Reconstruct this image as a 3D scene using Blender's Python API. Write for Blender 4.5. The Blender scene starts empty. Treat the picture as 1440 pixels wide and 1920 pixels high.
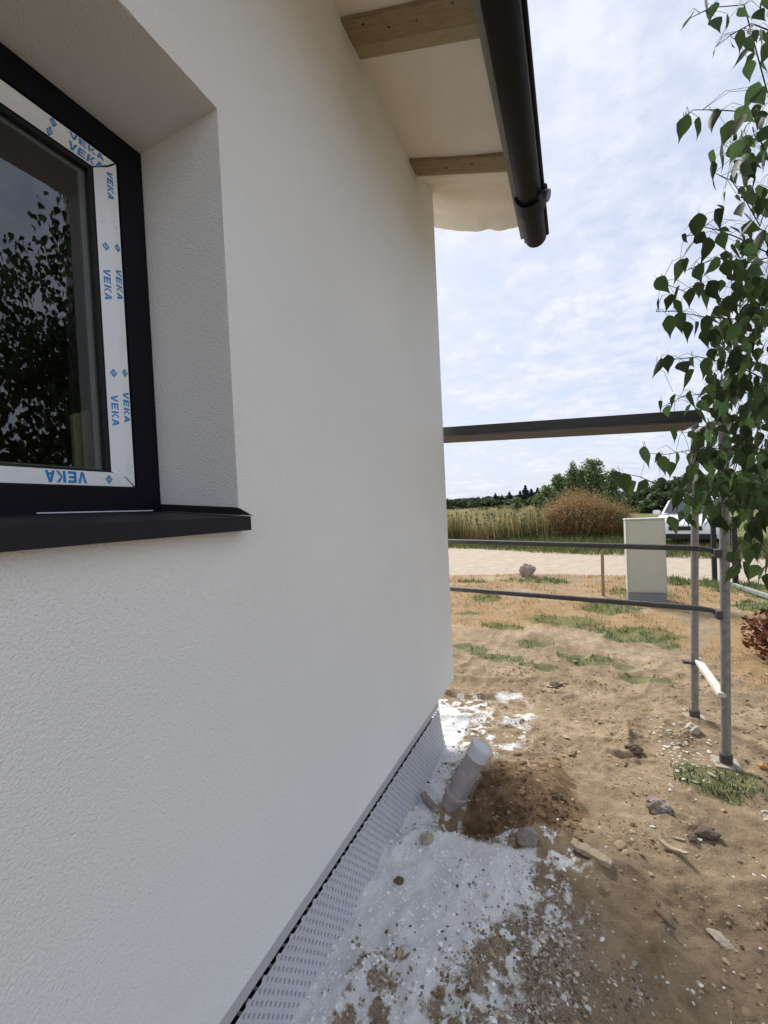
import bpy, bmesh, math, random
import numpy as np
from mathutils import Vector, Matrix

random.seed(7)
RNG = np.random.default_rng(11)
SC = bpy.context.scene
COL = SC.collection

# ------------------------------------------------------------------ camera
F_PX, CX, CY = 777.81, 721.53, 972.0          # focal length / principal point, in pixels of a 1440x1920 frame
YAW, PITCH, ROLL, EYE = 0.4297, 0.02, 0.0469, 1.5
_ca, _sa, _c, _s, _cr, _sr = math.cos(YAW), math.sin(YAW), math.cos(PITCH), math.sin(PITCH), math.cos(ROLL), math.sin(ROLL)
_r0 = np.array([_ca, _sa, 0.0]); FWD = np.array([-_sa * _c, _ca * _c, -_s]); _u0 = np.array([-_sa * _s, _ca * _s, _c])
RIGHT = _cr * _r0 - _sr * _u0; UP = _sr * _r0 + _cr * _u0
ORG = np.array([0.0, 0.0, EYE])

cam_d = bpy.data.cameras.new('camera'); cam = bpy.data.objects.new('camera', cam_d); COL.objects.link(cam)
cam.matrix_world = Matrix(((RIGHT[0], UP[0], -FWD[0], ORG[0]), (RIGHT[1], UP[1], -FWD[1], ORG[1]), (RIGHT[2], UP[2], -FWD[2], ORG[2]), (0, 0, 0, 1)))
cam_d.sensor_fit = 'VERTICAL'; cam_d.sensor_height = 36.0; cam_d.sensor_width = 27.0
cam_d.lens = F_PX / 1920 * 36.0
cam_d.shift_x = (720 - CX) / 1920; cam_d.shift_y = (CY - 960) / 1920
cam_d.clip_start = 0.02; cam_d.clip_end = 2000
SC.camera = cam

def ray(px, py):
    return RIGHT * (px - CX) / F_PX - UP * (py - CY) / F_PX + FWD
def at_depth(px, py, d):                       # point at optical depth d
    return ORG + ray(px, py) * d
def at_z(px, py, z=0.0):
    d = ray(px, py); return ORG + d * ((z - EYE) / d[2])
def at_y(px, py, y):
    d = ray(px, py); return ORG + d * (y / d[1])

# ------------------------------------------------------------------ sky + sun
SUN_EL, SUN_AZ = math.radians(46), math.radians(-40)     # azimuth from +Y towards +X
sun_vec = Vector((math.sin(SUN_AZ) * math.cos(SUN_EL), math.cos(SUN_AZ) * math.cos(SUN_EL), math.sin(SUN_EL)))
W = bpy.data.worlds.new('World'); SC.world = W; W.use_nodes = True
nt = W.node_tree; nt.nodes.clear()
def N(t, **kw):
    n = nt.nodes.new(t)
    for k, v in kw.items(): setattr(n, k, v)
    return n
L = lambda a, b: nt.links.new(a, b)
sky = N('ShaderNodeTexSky', sky_type='NISHITA', sun_disc=False)
sky.sun_elevation = SUN_EL; sky.sun_rotation = SUN_AZ; sky.dust_density = 2.0; sky.air_density = 1.0
tc = N('ShaderNodeTexCoord'); sep = N('ShaderNodeSeparateXYZ'); L(tc.outputs['Generated'], sep.inputs[0])
den = N('ShaderNodeMath', operation='ADD'); den.inputs[1].default_value = 0.16
absz = N('ShaderNodeMath', operation='ABSOLUTE'); L(sep.outputs['Z'], absz.inputs[0]); L(absz.outputs[0], den.inputs[0])
dx = N('ShaderNodeMath', operation='DIVIDE'); dy = N('ShaderNodeMath', operation='DIVIDE')
L(sep.outputs['X'], dx.inputs[0]); L(den.outputs[0], dx.inputs[1]); L(sep.outputs['Y'], dy.inputs[0]); L(den.outputs[0], dy.inputs[1])
cmb = N('ShaderNodeCombineXYZ'); L(dx.outputs[0], cmb.inputs[0]); L(dy.outputs[0], cmb.inputs[1])
n1 = N('ShaderNodeTexNoise'); n1.inputs['Scale'].default_value = 1.7; n1.inputs['Detail'].default_value = 9; n1.inputs['Roughness'].default_value = .58; n1.inputs['Distortion'].default_value = .35
n2 = N('ShaderNodeTexNoise'); n2.inputs['Scale'].default_value = 9.5; n2.inputs['Detail'].default_value = 8; n2.inputs['Roughness'].default_value = .62
L(cmb.outputs[0], n1.inputs['Vector']); L(cmb.outputs[0], n2.inputs['Vector'])
ad = N('ShaderNodeMath', operation='MULTIPLY_ADD'); ad.inputs[1].default_value = .7; L(n2.outputs['Fac'], ad.inputs[0]); L(n1.outputs['Fac'], ad.inputs[2])
rmp = N('ShaderNodeValToRGB'); e = rmp.color_ramp.elements
e[0].position = .70; e[0].color = (.15, .15, .15, 1); e[1].position = .98; e[1].color = (1, 1, 1, 1)
L(ad.outputs[0], rmp.inputs[0])
cl = N('ShaderNodeMix', data_type='RGBA'); cl.inputs['A'].default_value = (3.05, 3.4, 4.35, 1); cl.inputs['B'].default_value = (4.4, 4.6, 5.15, 1)
L(rmp.outputs[0], cl.inputs['Factor'])
mx = N('ShaderNodeMix', data_type='RGBA'); L(sky.outputs[0], mx.inputs['A']); L(cl.outputs[2], mx.inputs['B'])
cov = N('ShaderNodeMapRange'); cov.inputs['From Min'].default_value = .6; cov.inputs['From Max'].default_value = .9; cov.inputs['To Min'].default_value = .72; cov.inputs['To Max'].default_value = 1.0
L(ad.outputs[0], cov.inputs['Value']); L(cov.outputs[0], mx.inputs['Factor'])
bg = N('ShaderNodeBackground'); bg.inputs['Strength'].default_value = .1; L(mx.outputs[2], bg.inputs[0])
wo = N('ShaderNodeOutputWorld'); L(bg.outputs[0], wo.inputs[0])

sd = bpy.data.lights.new('sun', 'SUN'); sd.energy = 2.6; sd.angle = math.radians(14); sd.color = (1, .97, .93)
so = bpy.data.objects.new('sun', sd); COL.objects.link(so); so.rotation_euler = (-sun_vec).to_track_quat('-Z', 'Y').to_euler(); so.location = (0, 0, 20)

SC.view_settings.view_transform = 'Standard'; SC.view_settings.look = 'None'
SC.view_settings.exposure = 1.0; SC.view_settings.gamma = 1; SC.view_settings.use_curve_mapping = False
SC.cycles.max_bounces = 8; SC.cycles.diffuse_bounces = 4; SC.cycles.transparent_max_bounces = 12

# ------------------------------------------------------------------ mesh helpers
def tag(o, label=None, cat=None, group=None, kind=None):
    if label: o['label'] = label
    if cat: o['category'] = cat
    if group: o['group'] = group
    if kind: o['kind'] = kind
    return o
def link(o, parent=None):
    COL.objects.link(o)
    if parent is not None: o.parent = parent
    return o
def empty(name, loc, label, cat, group=None):
    o = bpy.data.objects.new(name, None); o.location = loc; o.empty_display_size = .1
    COL.objects.link(o); tag(o, label, cat, group); return o
def np_mesh(name, V, Fc, mat=None, smooth=False, col=None):
    """V (n,3); Fc list of int arrays (m,k)."""
    me = bpy.data.meshes.new(name); V = np.asarray(V, np.float32)
    if isinstance(Fc, np.ndarray): Fc = [Fc]
    Fc = [np.asarray(f, np.int32) for f in Fc if len(f)]
    loops = np.concatenate([f.ravel() for f in Fc]); cnt = np.concatenate([np.full(len(f), f.shape[1], np.int32) for f in Fc])
    me.vertices.add(len(V)); me.vertices.foreach_set('co', V.ravel())
    me.loops.add(len(loops)); me.loops.foreach_set('vertex_index', loops)
    me.polygons.add(len(cnt)); me.polygons.foreach_set('loop_start', np.concatenate([[0], np.cumsum(cnt)[:-1]]).astype(np.int32))
    me.polygons.foreach_set('use_smooth', np.full(len(cnt), smooth, bool))
    me.update(calc_edges=True); me.validate()
    if col is not None:
        for an, c in (col.items() if isinstance(col, dict) else [('Col', col)]):
            a = me.color_attributes.new(an, 'FLOAT_COLOR', 'POINT')
            c4 = np.ones((len(V), 4), np.float32); c4[:, :c.shape[1]] = c; a.data.foreach_set('color', c4.ravel())
    if mat is not None: me.materials.append(mat)
    return me
def nobj(name, V, Fc, mat=None, parent=None, smooth=False, col=None):
    o = bpy.data.objects.new(name, np_mesh(name, V, Fc, mat, smooth, col))
    link(o, parent)
    if parent is not None: o.location = -Vector(parent.matrix_world.translation) if False else (0, 0, 0)
    return o
class MB:
    """collects simple shapes, builds ONE mesh object"""
    def __init__(s): s.v = []; s.f = []
    def add(s, vs, fs):
        b = len(s.v); s.v += [tuple(map(float, p)) for p in vs]; s.f += [tuple(i + b for i in f) for f in fs]; return s
    def box(s, a, b):
        (x0, y0, z0), (x1, y1, z1) = a, b
        return s.add([(x0,y0,z0),(x1,y0,z0),(x1,y1,z0),(x0,y1,z0),(x0,y0,z1),(x1,y0,z1),(x1,y1,z1),(x0,y1,z1)],
                     [(0,3,2,1),(4,5,6,7),(0,1,5,4),(1,2,6,5),(2,3,7,6),(3,0,4,7)])
    def obox(s, c, ax, ay, az):               # centre + half axes
        c, ax, ay, az = (np.array(q, float) for q in (c, ax, ay, az))
        P = [c + sx*ax + sy*ay + sz*az for sz in (-1, 1) for sx, sy in ((-1,-1),(1,-1),(1,1),(-1,1))]
        return s.add(P, [(0,3,2,1),(4,5,6,7),(0,1,5,4),(1,2,6,5),(2,3,7,6),(3,0,4,7)])
    def tube(s, pts, r, n=10, cap=True):
        pts = [np.array(p, float) for p in pts]; rs = r if hasattr(r, '__len__') else [r]*len(pts)
        b = len(s.v); pu = None
        for i, p in enumerate(pts):
            t = pts[min(i+1, len(pts)-1)] - pts[max(i-1, 0)]; t /= (np.linalg.norm(t) + 1e-12)
            u = np.cross(t, [0, 0, 1]) if pu is None else pu - t*np.dot(pu, t)
            if np.linalg.norm(u) < 1e-4: u = np.cross(t, [1, 0, 0])
            u /= np.linalg.norm(u); w = np.cross(t, u); pu = u
            for k in range(n):
                a = 2*math.pi*k/n; s.v.append(tuple(p + rs[i]*(u*math.cos(a) + w*math.sin(a))))
        for i in range(len(pts)-1):
            for k in range(n):
                a0 = b+i*n+k; a1 = b+i*n+(k+1) % n; s.f.append((a0, a1, a1+n, a0+n))
        if cap:
            s.f.append(tuple(b+k for k in range(n))[::-1]); s.f.append(tuple(b+(len(pts)-1)*n+k for k in range(n)))
        return s
    def lathe(s, prof, base, axis, n=24):     # prof: (radius, height)
        axis = np.array(axis, float); axis /= np.linalg.norm(axis); u = np.cross(axis, [0, 1, 0.01]); u /= np.linalg.norm(u); w = np.cross(axis, u)
        b = len(s.v)
        for r, h in prof:
            for k in range(n):
                a = 2*math.pi*k/n; s.v.append(tuple(np.array(base) + axis*h + r*(u*math.cos(a)+w*math.sin(a))))
        for i in range(len(prof)-1):
            for k in range(n):
                a0 = b+i*n+k; a1 = b+i*n+(k+1) % n; s.f.append((a0, a1, a1+n, a0+n))
        s.f.append(tuple(b+k for k in range(n))[::-1]); s.f.append(tuple(b+(len(prof)-1)*n+k for k in range(n)))
        return s
    def prism(s, poly, d):                    # poly: list of 3d points, extruded by vector d
        n = len(poly); d = np.array(d, float)
        return s.add([tuple(p) for p in poly] + [tuple(np.array(p, float)+d) for p in poly],
                     [tuple(range(n))[::-1], tuple(range(n, 2*n))] + [(i, (i+1) % n, n+(i+1) % n, n+i) for i in range(n)])
    def build(s, name, mat, parent=None, smooth=False, bevel=0, seg=2, loc=None):
        me = bpy.data.meshes.new(name); me.from_pydata(s.v, [], s.f); 
        bm = bmesh.new(); bm.from_mesh(me); bmesh.ops.recalc_face_normals(bm, faces=bm.faces)
        if bevel: bmesh.ops.bevel(bm, geom=list(bm.edges), offset=bevel, segments=seg, affect='EDGES', clamp_overlap=True)
        bm.to_mesh(me); bm.free()
        if smooth:
            me.polygons.foreach_set('use_smooth', [True]*len(me.polygons))
            if hasattr(me, 'set_sharp_from_angle'): me.set_sharp_from_angle(angle=math.radians(40))
        if mat: me.materials.append(mat)
        o = bpy.data.objects.new(name, me); link(o, parent)
        if parent is not None:
            o.matrix_parent_inverse = Matrix.Translation(-world_loc(parent))
        return o
def world_loc(o):
    v = Vector(o.location); 
    if o.parent is not None and o.type == 'EMPTY': v += world_loc(o.parent)
    return v if o.type == 'EMPTY' else (world_loc(o.parent) if o.parent is not None and False else Vector((0, 0, 0)))
def attach(o, parent):                        # mesh in world coordinates under an Empty
    o.parent = parent; o.matrix_parent_inverse = Matrix.Translation(-world_loc(parent)); return o

# ------------------------------------------------------------------ value noise (numpy)
_P = np.random.default_rng(3).random((256, 256))
def vnoise(x, y):
    xi = np.floor(x).astype(int); yi = np.floor(y).astype(int); fx = x-xi; fy = y-yi
    fx = fx*fx*(3-2*fx); fy = fy*fy*(3-2*fy); a = _P[xi & 255, yi & 255]; b = _P[(xi+1) & 255, yi & 255]; c = _P[xi & 255, (yi+1) & 255]; d = _P[(xi+1) & 255, (yi+1) & 255]
    return (a*(1-fx)+b*fx)*(1-fy)+(c*(1-fx)+d*fx)*fy
def fbm(x, y, o=4, g=.5):
    t = 0; a = 1; n = 0
    for i in range(o):
        t = t + a*vnoise(x*2**i+17.3*i, y*2**i+9.1*i); n += a; a *= g
    return t/n
def sstep(a, b, x):
    t = np.clip((x-a)/(b-a), 0, 1); return t*t*(3-2*t)
def poly_dist(x, y, poly):                    # signed distance, >0 inside
    P = np.array(poly, float); d = np.full(x.shape, 1e9); ins = np.zeros(x.shape, bool)
    for i in range(len(P)):
        a = P[i]; b = P[(i+1) % len(P)]; e = b-a; t = np.clip(((x-a[0])*e[0]+(y-a[1])*e[1])/(e@e), 0, 1)
        d = np.minimum(d, np.hypot(x-a[0]-t*e[0], y-a[1]-t*e[1]))
        c = ((a[1] > y) != (b[1] > y)) & (x < (b[0]-a[0])*(y-a[1])/(b[1]-a[1]+1e-12)+a[0]); ins ^= c
    return np.where(ins, d, -d)

# ------------------------------------------------------------------ materials
def material(name):
    m = bpy.data.materials.new(name); m.use_nodes = True; t = m.node_tree; b = t.nodes['Principled BSDF']; return m, t, b
def simple(name, color, rough=.6, metal=0, noise=0, nscale=20, bump=0, bscale=60, bdist=.002, spec=.5, stretch=None):
    m, t, b = material(name); b.inputs['Roughness'].default_value = rough; b.inputs['Metallic'].default_value = metal
    b.inputs['Specular IOR Level'].default_value = spec
    b.inputs['Base Color'].default_value = (*color, 1)
    co = t.nodes.new('ShaderNodeTexCoord'); vec = co.outputs['Object']
    if stretch:
        mp = t.nodes.new('ShaderNodeMapping'); mp.inputs['Scale'].default_value = stretch; t.links.new(vec, mp.inputs[0]); vec = mp.outputs[0]
    if noise:
        n = t.nodes.new('ShaderNodeTexNoise'); n.inputs['Scale'].default_value = nscale; n.inputs['Detail'].default_value = 6; n.inputs['Roughness'].default_value = .65; t.links.new(vec, n.inputs[0])
        r = t.nodes.new('ShaderNodeMapRange'); r.inputs['From Min'].default_value = .25; r.inputs['From Max'].default_value = .75; r.inputs['To Min'].default_value = 1-noise; r.inputs['To Max'].default_value = 1+noise
        t.links.new(n.outputs['Fac'], r.inputs['Value'])
        x = t.nodes.new('ShaderNodeMix'); x.data_type = 'RGBA'; x.blend_type = 'MULTIPLY'; x.inputs['Factor'].default_value = 1; x.inputs['A'].default_value = (*color, 1)
        t.links.new(r.outputs[0], x.inputs['B']); t.links.new(x.outputs[2], b.inputs['Base Color'])
    if bump:
        n = t.nodes.new('ShaderNodeTexNoise'); n.inputs['Scale'].default_value = bscale; n.inputs['Detail'].default_value = 5; t.links.new(vec, n.inputs[0])
        bp = t.nodes.new('ShaderNodeBump'); bp.inputs['Strength'].default_value = bump; bp.inputs['Distance'].default_value = bdist
        t.links.new(n.outputs['Fac'], bp.inputs['Height']); t.links.new(bp.outputs[0], b.inputs['Normal'])
    return m
def vcol(name, rough=.8, spec=.3, transl=0, noise=.15, nscale=80, bump=0):
    m, t, b = material(name); b.inputs['Roughness'].default_value = rough; b.inputs['Specular IOR Level'].default_value = spec
    a = t.nodes.new('ShaderNodeAttribute'); a.attribute_name = 'Col'
    co = t.nodes.new('ShaderNodeTexCoord')
    n = t.nodes.new('ShaderNodeTexNoise'); n.inputs['Scale'].default_value = nscale; n.inputs['Detail'].default_value = 3; t.links.new(co.outputs['Object'], n.inputs[0])
    r = t.nodes.new('ShaderNodeMapRange'); r.inputs['From Min'].default_value = .3; r.inputs['From Max'].default_value = .7; r.inputs['To Min'].default_value = 1-noise; r.inputs['To Max'].default_value = 1+noise; t.links.new(n.outputs['Fac'], r.inputs['Value'])
    x = t.nodes.new('ShaderNodeMix'); x.data_type = 'RGBA'; x.blend_type = 'MULTIPLY'; x.inputs['Factor'].default_value = 1
    t.links.new(a.outputs['Color'], x.inputs['A']); t.links.new(r.outputs[0], x.inputs['B']); t.links.new(x.outputs[2], b.inputs['Base Color'])
    if bump:
        bp = t.nodes.new('ShaderNodeBump'); bp.inputs['Strength'].default_value = bump; bp.inputs['Distance'].default_value = .003; t.links.new(n.outputs['Fac'], bp.inputs['Height']); t.links.new(bp.outputs[0], b.inputs['Normal'])
    if transl:
        tr = t.nodes.new('ShaderNodeBsdfTranslucent'); t.links.new(x.outputs[2], tr.inputs[0])
        ms = t.nodes.new('ShaderNodeMixShader'); ms.inputs[0].default_value = transl; o = t.nodes['Material Output']
        t.links.new(b.outputs[0], ms.inputs[1]); t.links.new(tr.outputs[0], ms.inputs[2]); t.links.new(ms.outputs[0], o.inputs['Surface'])
    return m
def plaster_mat(name, color, strength=1.0, scale=300):
    m, t, b = material(name); b.inputs['Roughness'].default_value = .9; b.inputs['Specular IOR Level'].default_value = .15
    co = t.nodes.new('ShaderNodeTexCoord')
    big = t.nodes.new('ShaderNodeTexNoise'); big.inputs['Scale'].default_value = 1.6; big.inputs['Detail'].default_value = 5; t.links.new(co.outputs['Object'], big.inputs[0])
    r = t.nodes.new('ShaderNodeMapRange'); r.inputs['From Min'].default_value = .3; r.inputs['From Max'].default_value = .7; r.inputs['To Min'].default_value = .965; r.inputs['To Max'].default_value = 1.03; t.links.new(big.outputs['Fac'], r.inputs['Value'])
    x = t.nodes.new('ShaderNodeMix'); x.data_type = 'RGBA'; x.blend_type = 'MULTIPLY'; x.inputs['Factor'].default_value = 1; x.inputs['A'].default_value = (*color, 1); t.links.new(r.outputs[0], x.inputs['B'])
    # dark pin-holes between the grains
    v = t.nodes.new('ShaderNodeTexVoronoi'); v.feature = 'F1'; v.inputs['Scale'].default_value = scale; v.inputs['Randomness'].default_value = 1
    nz = t.nodes.new('ShaderNodeTexNoise'); nz.inputs['Scale'].default_value = scale*.55; nz.inputs['Detail'].default_value = 4; nz.inputs['Roughness'].default_value = .6
    t.links.new(co.outputs['Object'], v.inputs['Vector']); t.links.new(co.outputs['Object'], nz.inputs['Vector'])
    h = t.nodes.new('ShaderNodeMath'); h.operation = 'MULTIPLY_ADD'; h.inputs[1].default_value = -.55; t.links.new(v.outputs['Distance'], h.inputs[0]); t.links.new(nz.outputs['Fac'], h.inputs[2])
    bp = t.nodes.new('ShaderNodeBump'); bp.inputs['Strength'].default_value = strength; bp.inputs['Distance'].default_value = .0036
    t.links.new(h.outputs[0], bp.inputs['Height'])
    t.links.new(bp.outputs[0], b.inputs['Normal']); t.links.new(x.outputs[2], b.inputs['Base Color'])
    return m
M = {}
M['plaster'] = plaster_mat('white_plaster', (.83, .855, .845), .85, 270)
M['frame'] = simple('anthracite_frame', (.002, .0025, .008), .5, bump=.25, bscale=900, bdist=.0004, spec=.22)
M['sill'] = simple('anthracite_sill', (.011, .011, .015), .6, noise=.12, nscale=30, spec=.3)
M['gasket'] = simple('black_rubber', (.006, .006, .008), .6)
M['spacer'] = simple('grey_glazing_spacer', (.22, .25, .25), .4, metal=.3)
M['film'] = simple('white_protective_film', (.84, .89, .91), .3, noise=.04, nscale=60, bump=.1, bscale=90, bdist=.0006)
M['film_edge'] = simple('film_bevel', (.78, .82, .88), .3)
M['print'] = simple('blue_print', (.03, .24, .60), .3, noise=.12, nscale=220)
M['print_pale'] = simple('pale_print', (.45, .60, .70), .3)
M['rafter'] = simple('rough_wood', (.28, .215, .125), .8, noise=.32, nscale=9, bump=.3, bscale=30, stretch=(2, 12, 2))
M['lit_band'] = simple('lit_band_tone', (.36, .30, .19), .8, noise=.2, nscale=12, bump=.2, bscale=30, stretch=(2, 12, 2))  # paler tone stands for the brighter light beside the rafters
M['knot'] = simple('dark_knot', (.08, .05, .028), .8)
M['membrane'] = simple('roof_membrane', (.80, .75, .66), .85, noise=.05, nscale=8, bump=.15, bscale=220, bdist=.001)
M['gutter'] = simple('anthracite_gutter', (.0020, .0028, .0052), .6, noise=.15, nscale=14, spec=.25)
M['hook'] = simple('grey_gutter_fitting', (.035, .04, .048), .35)
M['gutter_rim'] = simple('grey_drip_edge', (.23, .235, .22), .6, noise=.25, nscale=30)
M['roof'] = simple('roof_sheet', (.03, .03, .034), .5)
M['foil'] = simple('grey_dimple_foil', (.50, .515, .55), .5, noise=.05, nscale=12)
M['foil_rim'] = simple('grey_edge_profile', (.47, .47, .49), .55)
M['plinth'] = simple('black_bitumen', (.01, .01, .011), .8)
M['room'] = simple('dark_room', (.34, .24, .17), .9, noise=.3, nscale=4)
M['reveal_in'] = simple('grey_inner_reveal', (.20, .20, .215), .9, noise=.1, nscale=40)
M['board'] = simple('pale_green_board', (.80, .82, .52), .85, noise=.08, nscale=40)
M['pvc'] = simple('dusty_grey_pvc', (.36, .31, .31), .6, noise=.28, nscale=16, bump=.15, bscale=120)
M['pvc_cap'] = simple('dusty_white_cap', (.60, .60, .62), .75, noise=.1, nscale=40)
M['galv'] = simple('galvanised_steel', (.27, .265, .26), .55, metal=.35, noise=.35, nscale=35, bump=.25, bscale=90)
M['galv_dark'] = simple('dull_steel', (.085, .084, .083), .6, metal=.3, noise=.35, nscale=22)
M['deck'] = simple('steel_deck', (.06, .062, .064), .6, metal=.3, noise=.3, nscale=9, stretch=(.4, 3, 3))
M['dusty'] = simple('dust_caked_steel', (.33, .29, .24), .9, noise=.2, nscale=60, bump=.5, bscale=70)
M['paint_bar'] = simple('pale_bar', (.60, .57, .52), .7, noise=.2, nscale=30)
M['cab'] = simple('cream_cabinet', (.49, .495, .425), .55, noise=.05, nscale=7)
M['cab_base'] = simple('grey_cabinet_base', (.22, .235, .26), .7, noise=.15, nscale=14)
M['stake'] = simple('weathered_stake', (.33, .22, .13), .85, noise=.3, nscale=14, stretch=(6, 6, 1))
M['post'] = simple('dark_post', (.022, .022, .022), .7, noise=.3, nscale=20)
M['kerb'] = simple('concrete_kerb', (.27, .275, .26), .9, noise=.25, nscale=12)
M['car'] = simple('white_car_paint', (.80, .80, .80), .2)
M['car_glass'] = simple('car_glass', (.05, .06, .07), .08)
M['black'] = simple('black_plastic', (.012, .012, .013), .5)
M['lamp'] = simple('headlamp_glass', (.55, .57, .58), .12)
M['rim'] = simple('wheel_rim', (.35, .35, .36), .35, metal=.6)
M['bark'] = simple('birch_bark', (.55, .53, .50), .8, noise=.45, nscale=9, bump=.4, bscale=25, stretch=(1, 1, 5))
M['twig'] = simple('brown_twig', (.05, .035, .025), .7)
M['leaf'] = None
M['stone'] = simple('grey_stone', (.26, .22, .185), .9, noise=.3, nscale=30, bump=.6, bscale=45, bdist=.006)
M['stone_dark'] = simple('dark_earth_clod', (.12, .088, .06), .95, noise=.3, nscale=40, bump=.8, bscale=60, bdist=.006)
M['stone_pale'] = simple('pale_stone', (.40, .34, .26), .9, noise=.25, nscale=40, bump=.5, bscale=45, bdist=.006)
M['granite'] = simple('pink_granite', (.36, .29, .26), .85, noise=.3, nscale=60, bump=.4, bscale=40, bdist=.01)
M['wood_chip'] = simple('pale_split_wood', (.40, .32, .22), .85, noise=.2, nscale=24, bump=.4, bscale=60, stretch=(1, 5, 5))
M['grain'] = vcol('mineral_grains', .9, .2, 0, .2, 90)
M['blade'] = vcol('grass_blades', .7, .2, .35, .1, 40)
M['foliage'] = vcol('tree_foliage', .65, .3, .25, .15, 3)
M['bleaf'] = vcol('birch_leaf', .55, .3, .45, .12, 30)

# ------------------------------------------------------------------ terrain
POWDER = [(-.77,1.97),(-.6,1.84),(-.38,1.84),(-.21,1.80),(-.22,1.61),(-.30,1.43),(-.40,1.29),(-.44,1.05),(-.46,.2),(-.95,.2),(-.95,1.15),(-.95,1.8)]
POWDER2 = [(-1.05,3.02),(-.80,3.02),(-.68,2.72),(-.68,2.34),(-.70,1.90),(-1.0,1.9)]
HOLE = [(-.70,.9),(-.68,1.13),(-.60,1.23),(-.55,1.20),(-.54,1.11),(-.47,1.02),(-.44,.9)]
DUG = [(-.56,1.87),(-.55,2.07),(-.43,2.35),(-.14,2.50),(-.04,2.29),(-.09,2.0),(-.31,1.88),(-.44,1.84)]
GRAVEL = [(-.50,.8),(-.42,1.10),(-.40,1.29),(-.26,1.55),(-.10,1.60),(-.02,1.40),(.05,1.2),(.15,.8)]
LIGHT = [(-.78,3.15),(-.45,3.35),(-.2,3.05),(-.39,2.55),(-.6,2.6)]
GREEN = [(-.68,8.45,.75,.30),(-.73,4.15,.30,.10),(-1.05,4.3,.22,.13),(.1,4.25,.34,.18),(.63,5.25,.42,.38),(.42,6.5,.45,.4),(.48,3.93,.28,.10),(-.16,5.7,.5,.3),(.95,7.6,.5,.4),(-.9,5.2,.3,.15),(.30,5.35,.25,.2),(.62,2.62,.22,.15),(.95,2.55,.2,.1),(-1.42,6.8,.28,.35),(-1.45,5.8,.2,.15),(2.8,8.2,1.0,.9),(1.7,8.8,.55,.45),(2.2,6.9,.35,.5),(-.45,4.55,.25,.10),(-.3,4.0,.2,.1),(-1.9,8.2,.3,.2)]
def ell(x, y, L_):
    m = np.full(x.shape, -1.0)
    for cx, cy, rx, ry in L_: m = np.maximum(m, 1-np.hypot((x-cx)/rx, (y-cy)/ry))
    return m
def road_edges(x):
    near = 9.45 - .05*np.abs(x+.2) - .25*np.maximum(x-1, 0) - .30*np.maximum(-x-1.2, 0); far = 13.3 - .32*np.clip(x, -3, 3) + .25*np.maximum(-x-1, 0)
    return near, far
def masks(x, y):
    w = (fbm(x*7, y*7, 4)-.5)*.26; w2 = (fbm(x*25+5, y*25, 3)-.5)*.09
    pw = np.maximum(poly_dist(x, y, POWDER), poly_dist(x, y, POWDER2))
    pw = np.minimum(pw, -poly_dist(x, y, HOLE)*1.5)
    powder = sstep(-.07, .075, pw+w*.9+w2*1.3)
    lt = sstep(-.15, .1, poly_dist(x, y, LIGHT)+w)*.55*sstep(.42, .62, fbm(x*9+3, y*9, 4))
    spill = sstep(-.40, -.02, pw)*.8*sstep(.42, .62, fbm(x*30, y*30, 4))
    powder = np.clip(np.maximum(np.maximum(powder, lt), spill), 0, 1)
    dug = sstep(-.08, .07, poly_dist(x, y, DUG)+w*1.1)
    powder = powder*(1-dug*.85)
    grav = np.maximum(sstep(-.20, .12, poly_dist(x, y, GRAVEL)+w*1.6), sstep(-.02, .04, poly_dist(x, y, HOLE)+w*.3))
    dryz = sstep(4.3, 5.6, y+(fbm(x*1.5, y*1.5, 3)-.5)*2.2)*(1-sstep(8.9, 9.6, y+.3*np.maximum(np.abs(x)-1, 0)))
    dryr = sstep(1.05, 1.35, x+(fbm(x*3, y*3, 3)-.5)*.5-.06*np.abs(y-4))*sstep(2.7, 3.4, y)
    dry = np.clip(np.maximum(dryz, dryr), 0, 1)*sstep(.30, .5, fbm(x*2.3+8, y*2.3, 4))
    green = sstep(-.12, .35, ell(x, y, GREEN)+(fbm(x*6, y*6, 3)-.5)*.9)
    rn, rf = road_edges(x)
    rw = (fbm(x*2, y*2, 3)-.5)*.5
    road = sstep(-.15, .15, y-rn+rw)*(1-sstep(-.2, .2, y-rf+rw))
    verge = sstep(-.1, .3, y-rf+rw)
    return dict(powder=powder, dug=dug, gravel=grav, dry=dry*(1-road), green=np.clip(green, 0, 1)*(1-road), road=road, verge=verge)
PIPE_B = np.array([-.605, 2.03])
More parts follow.
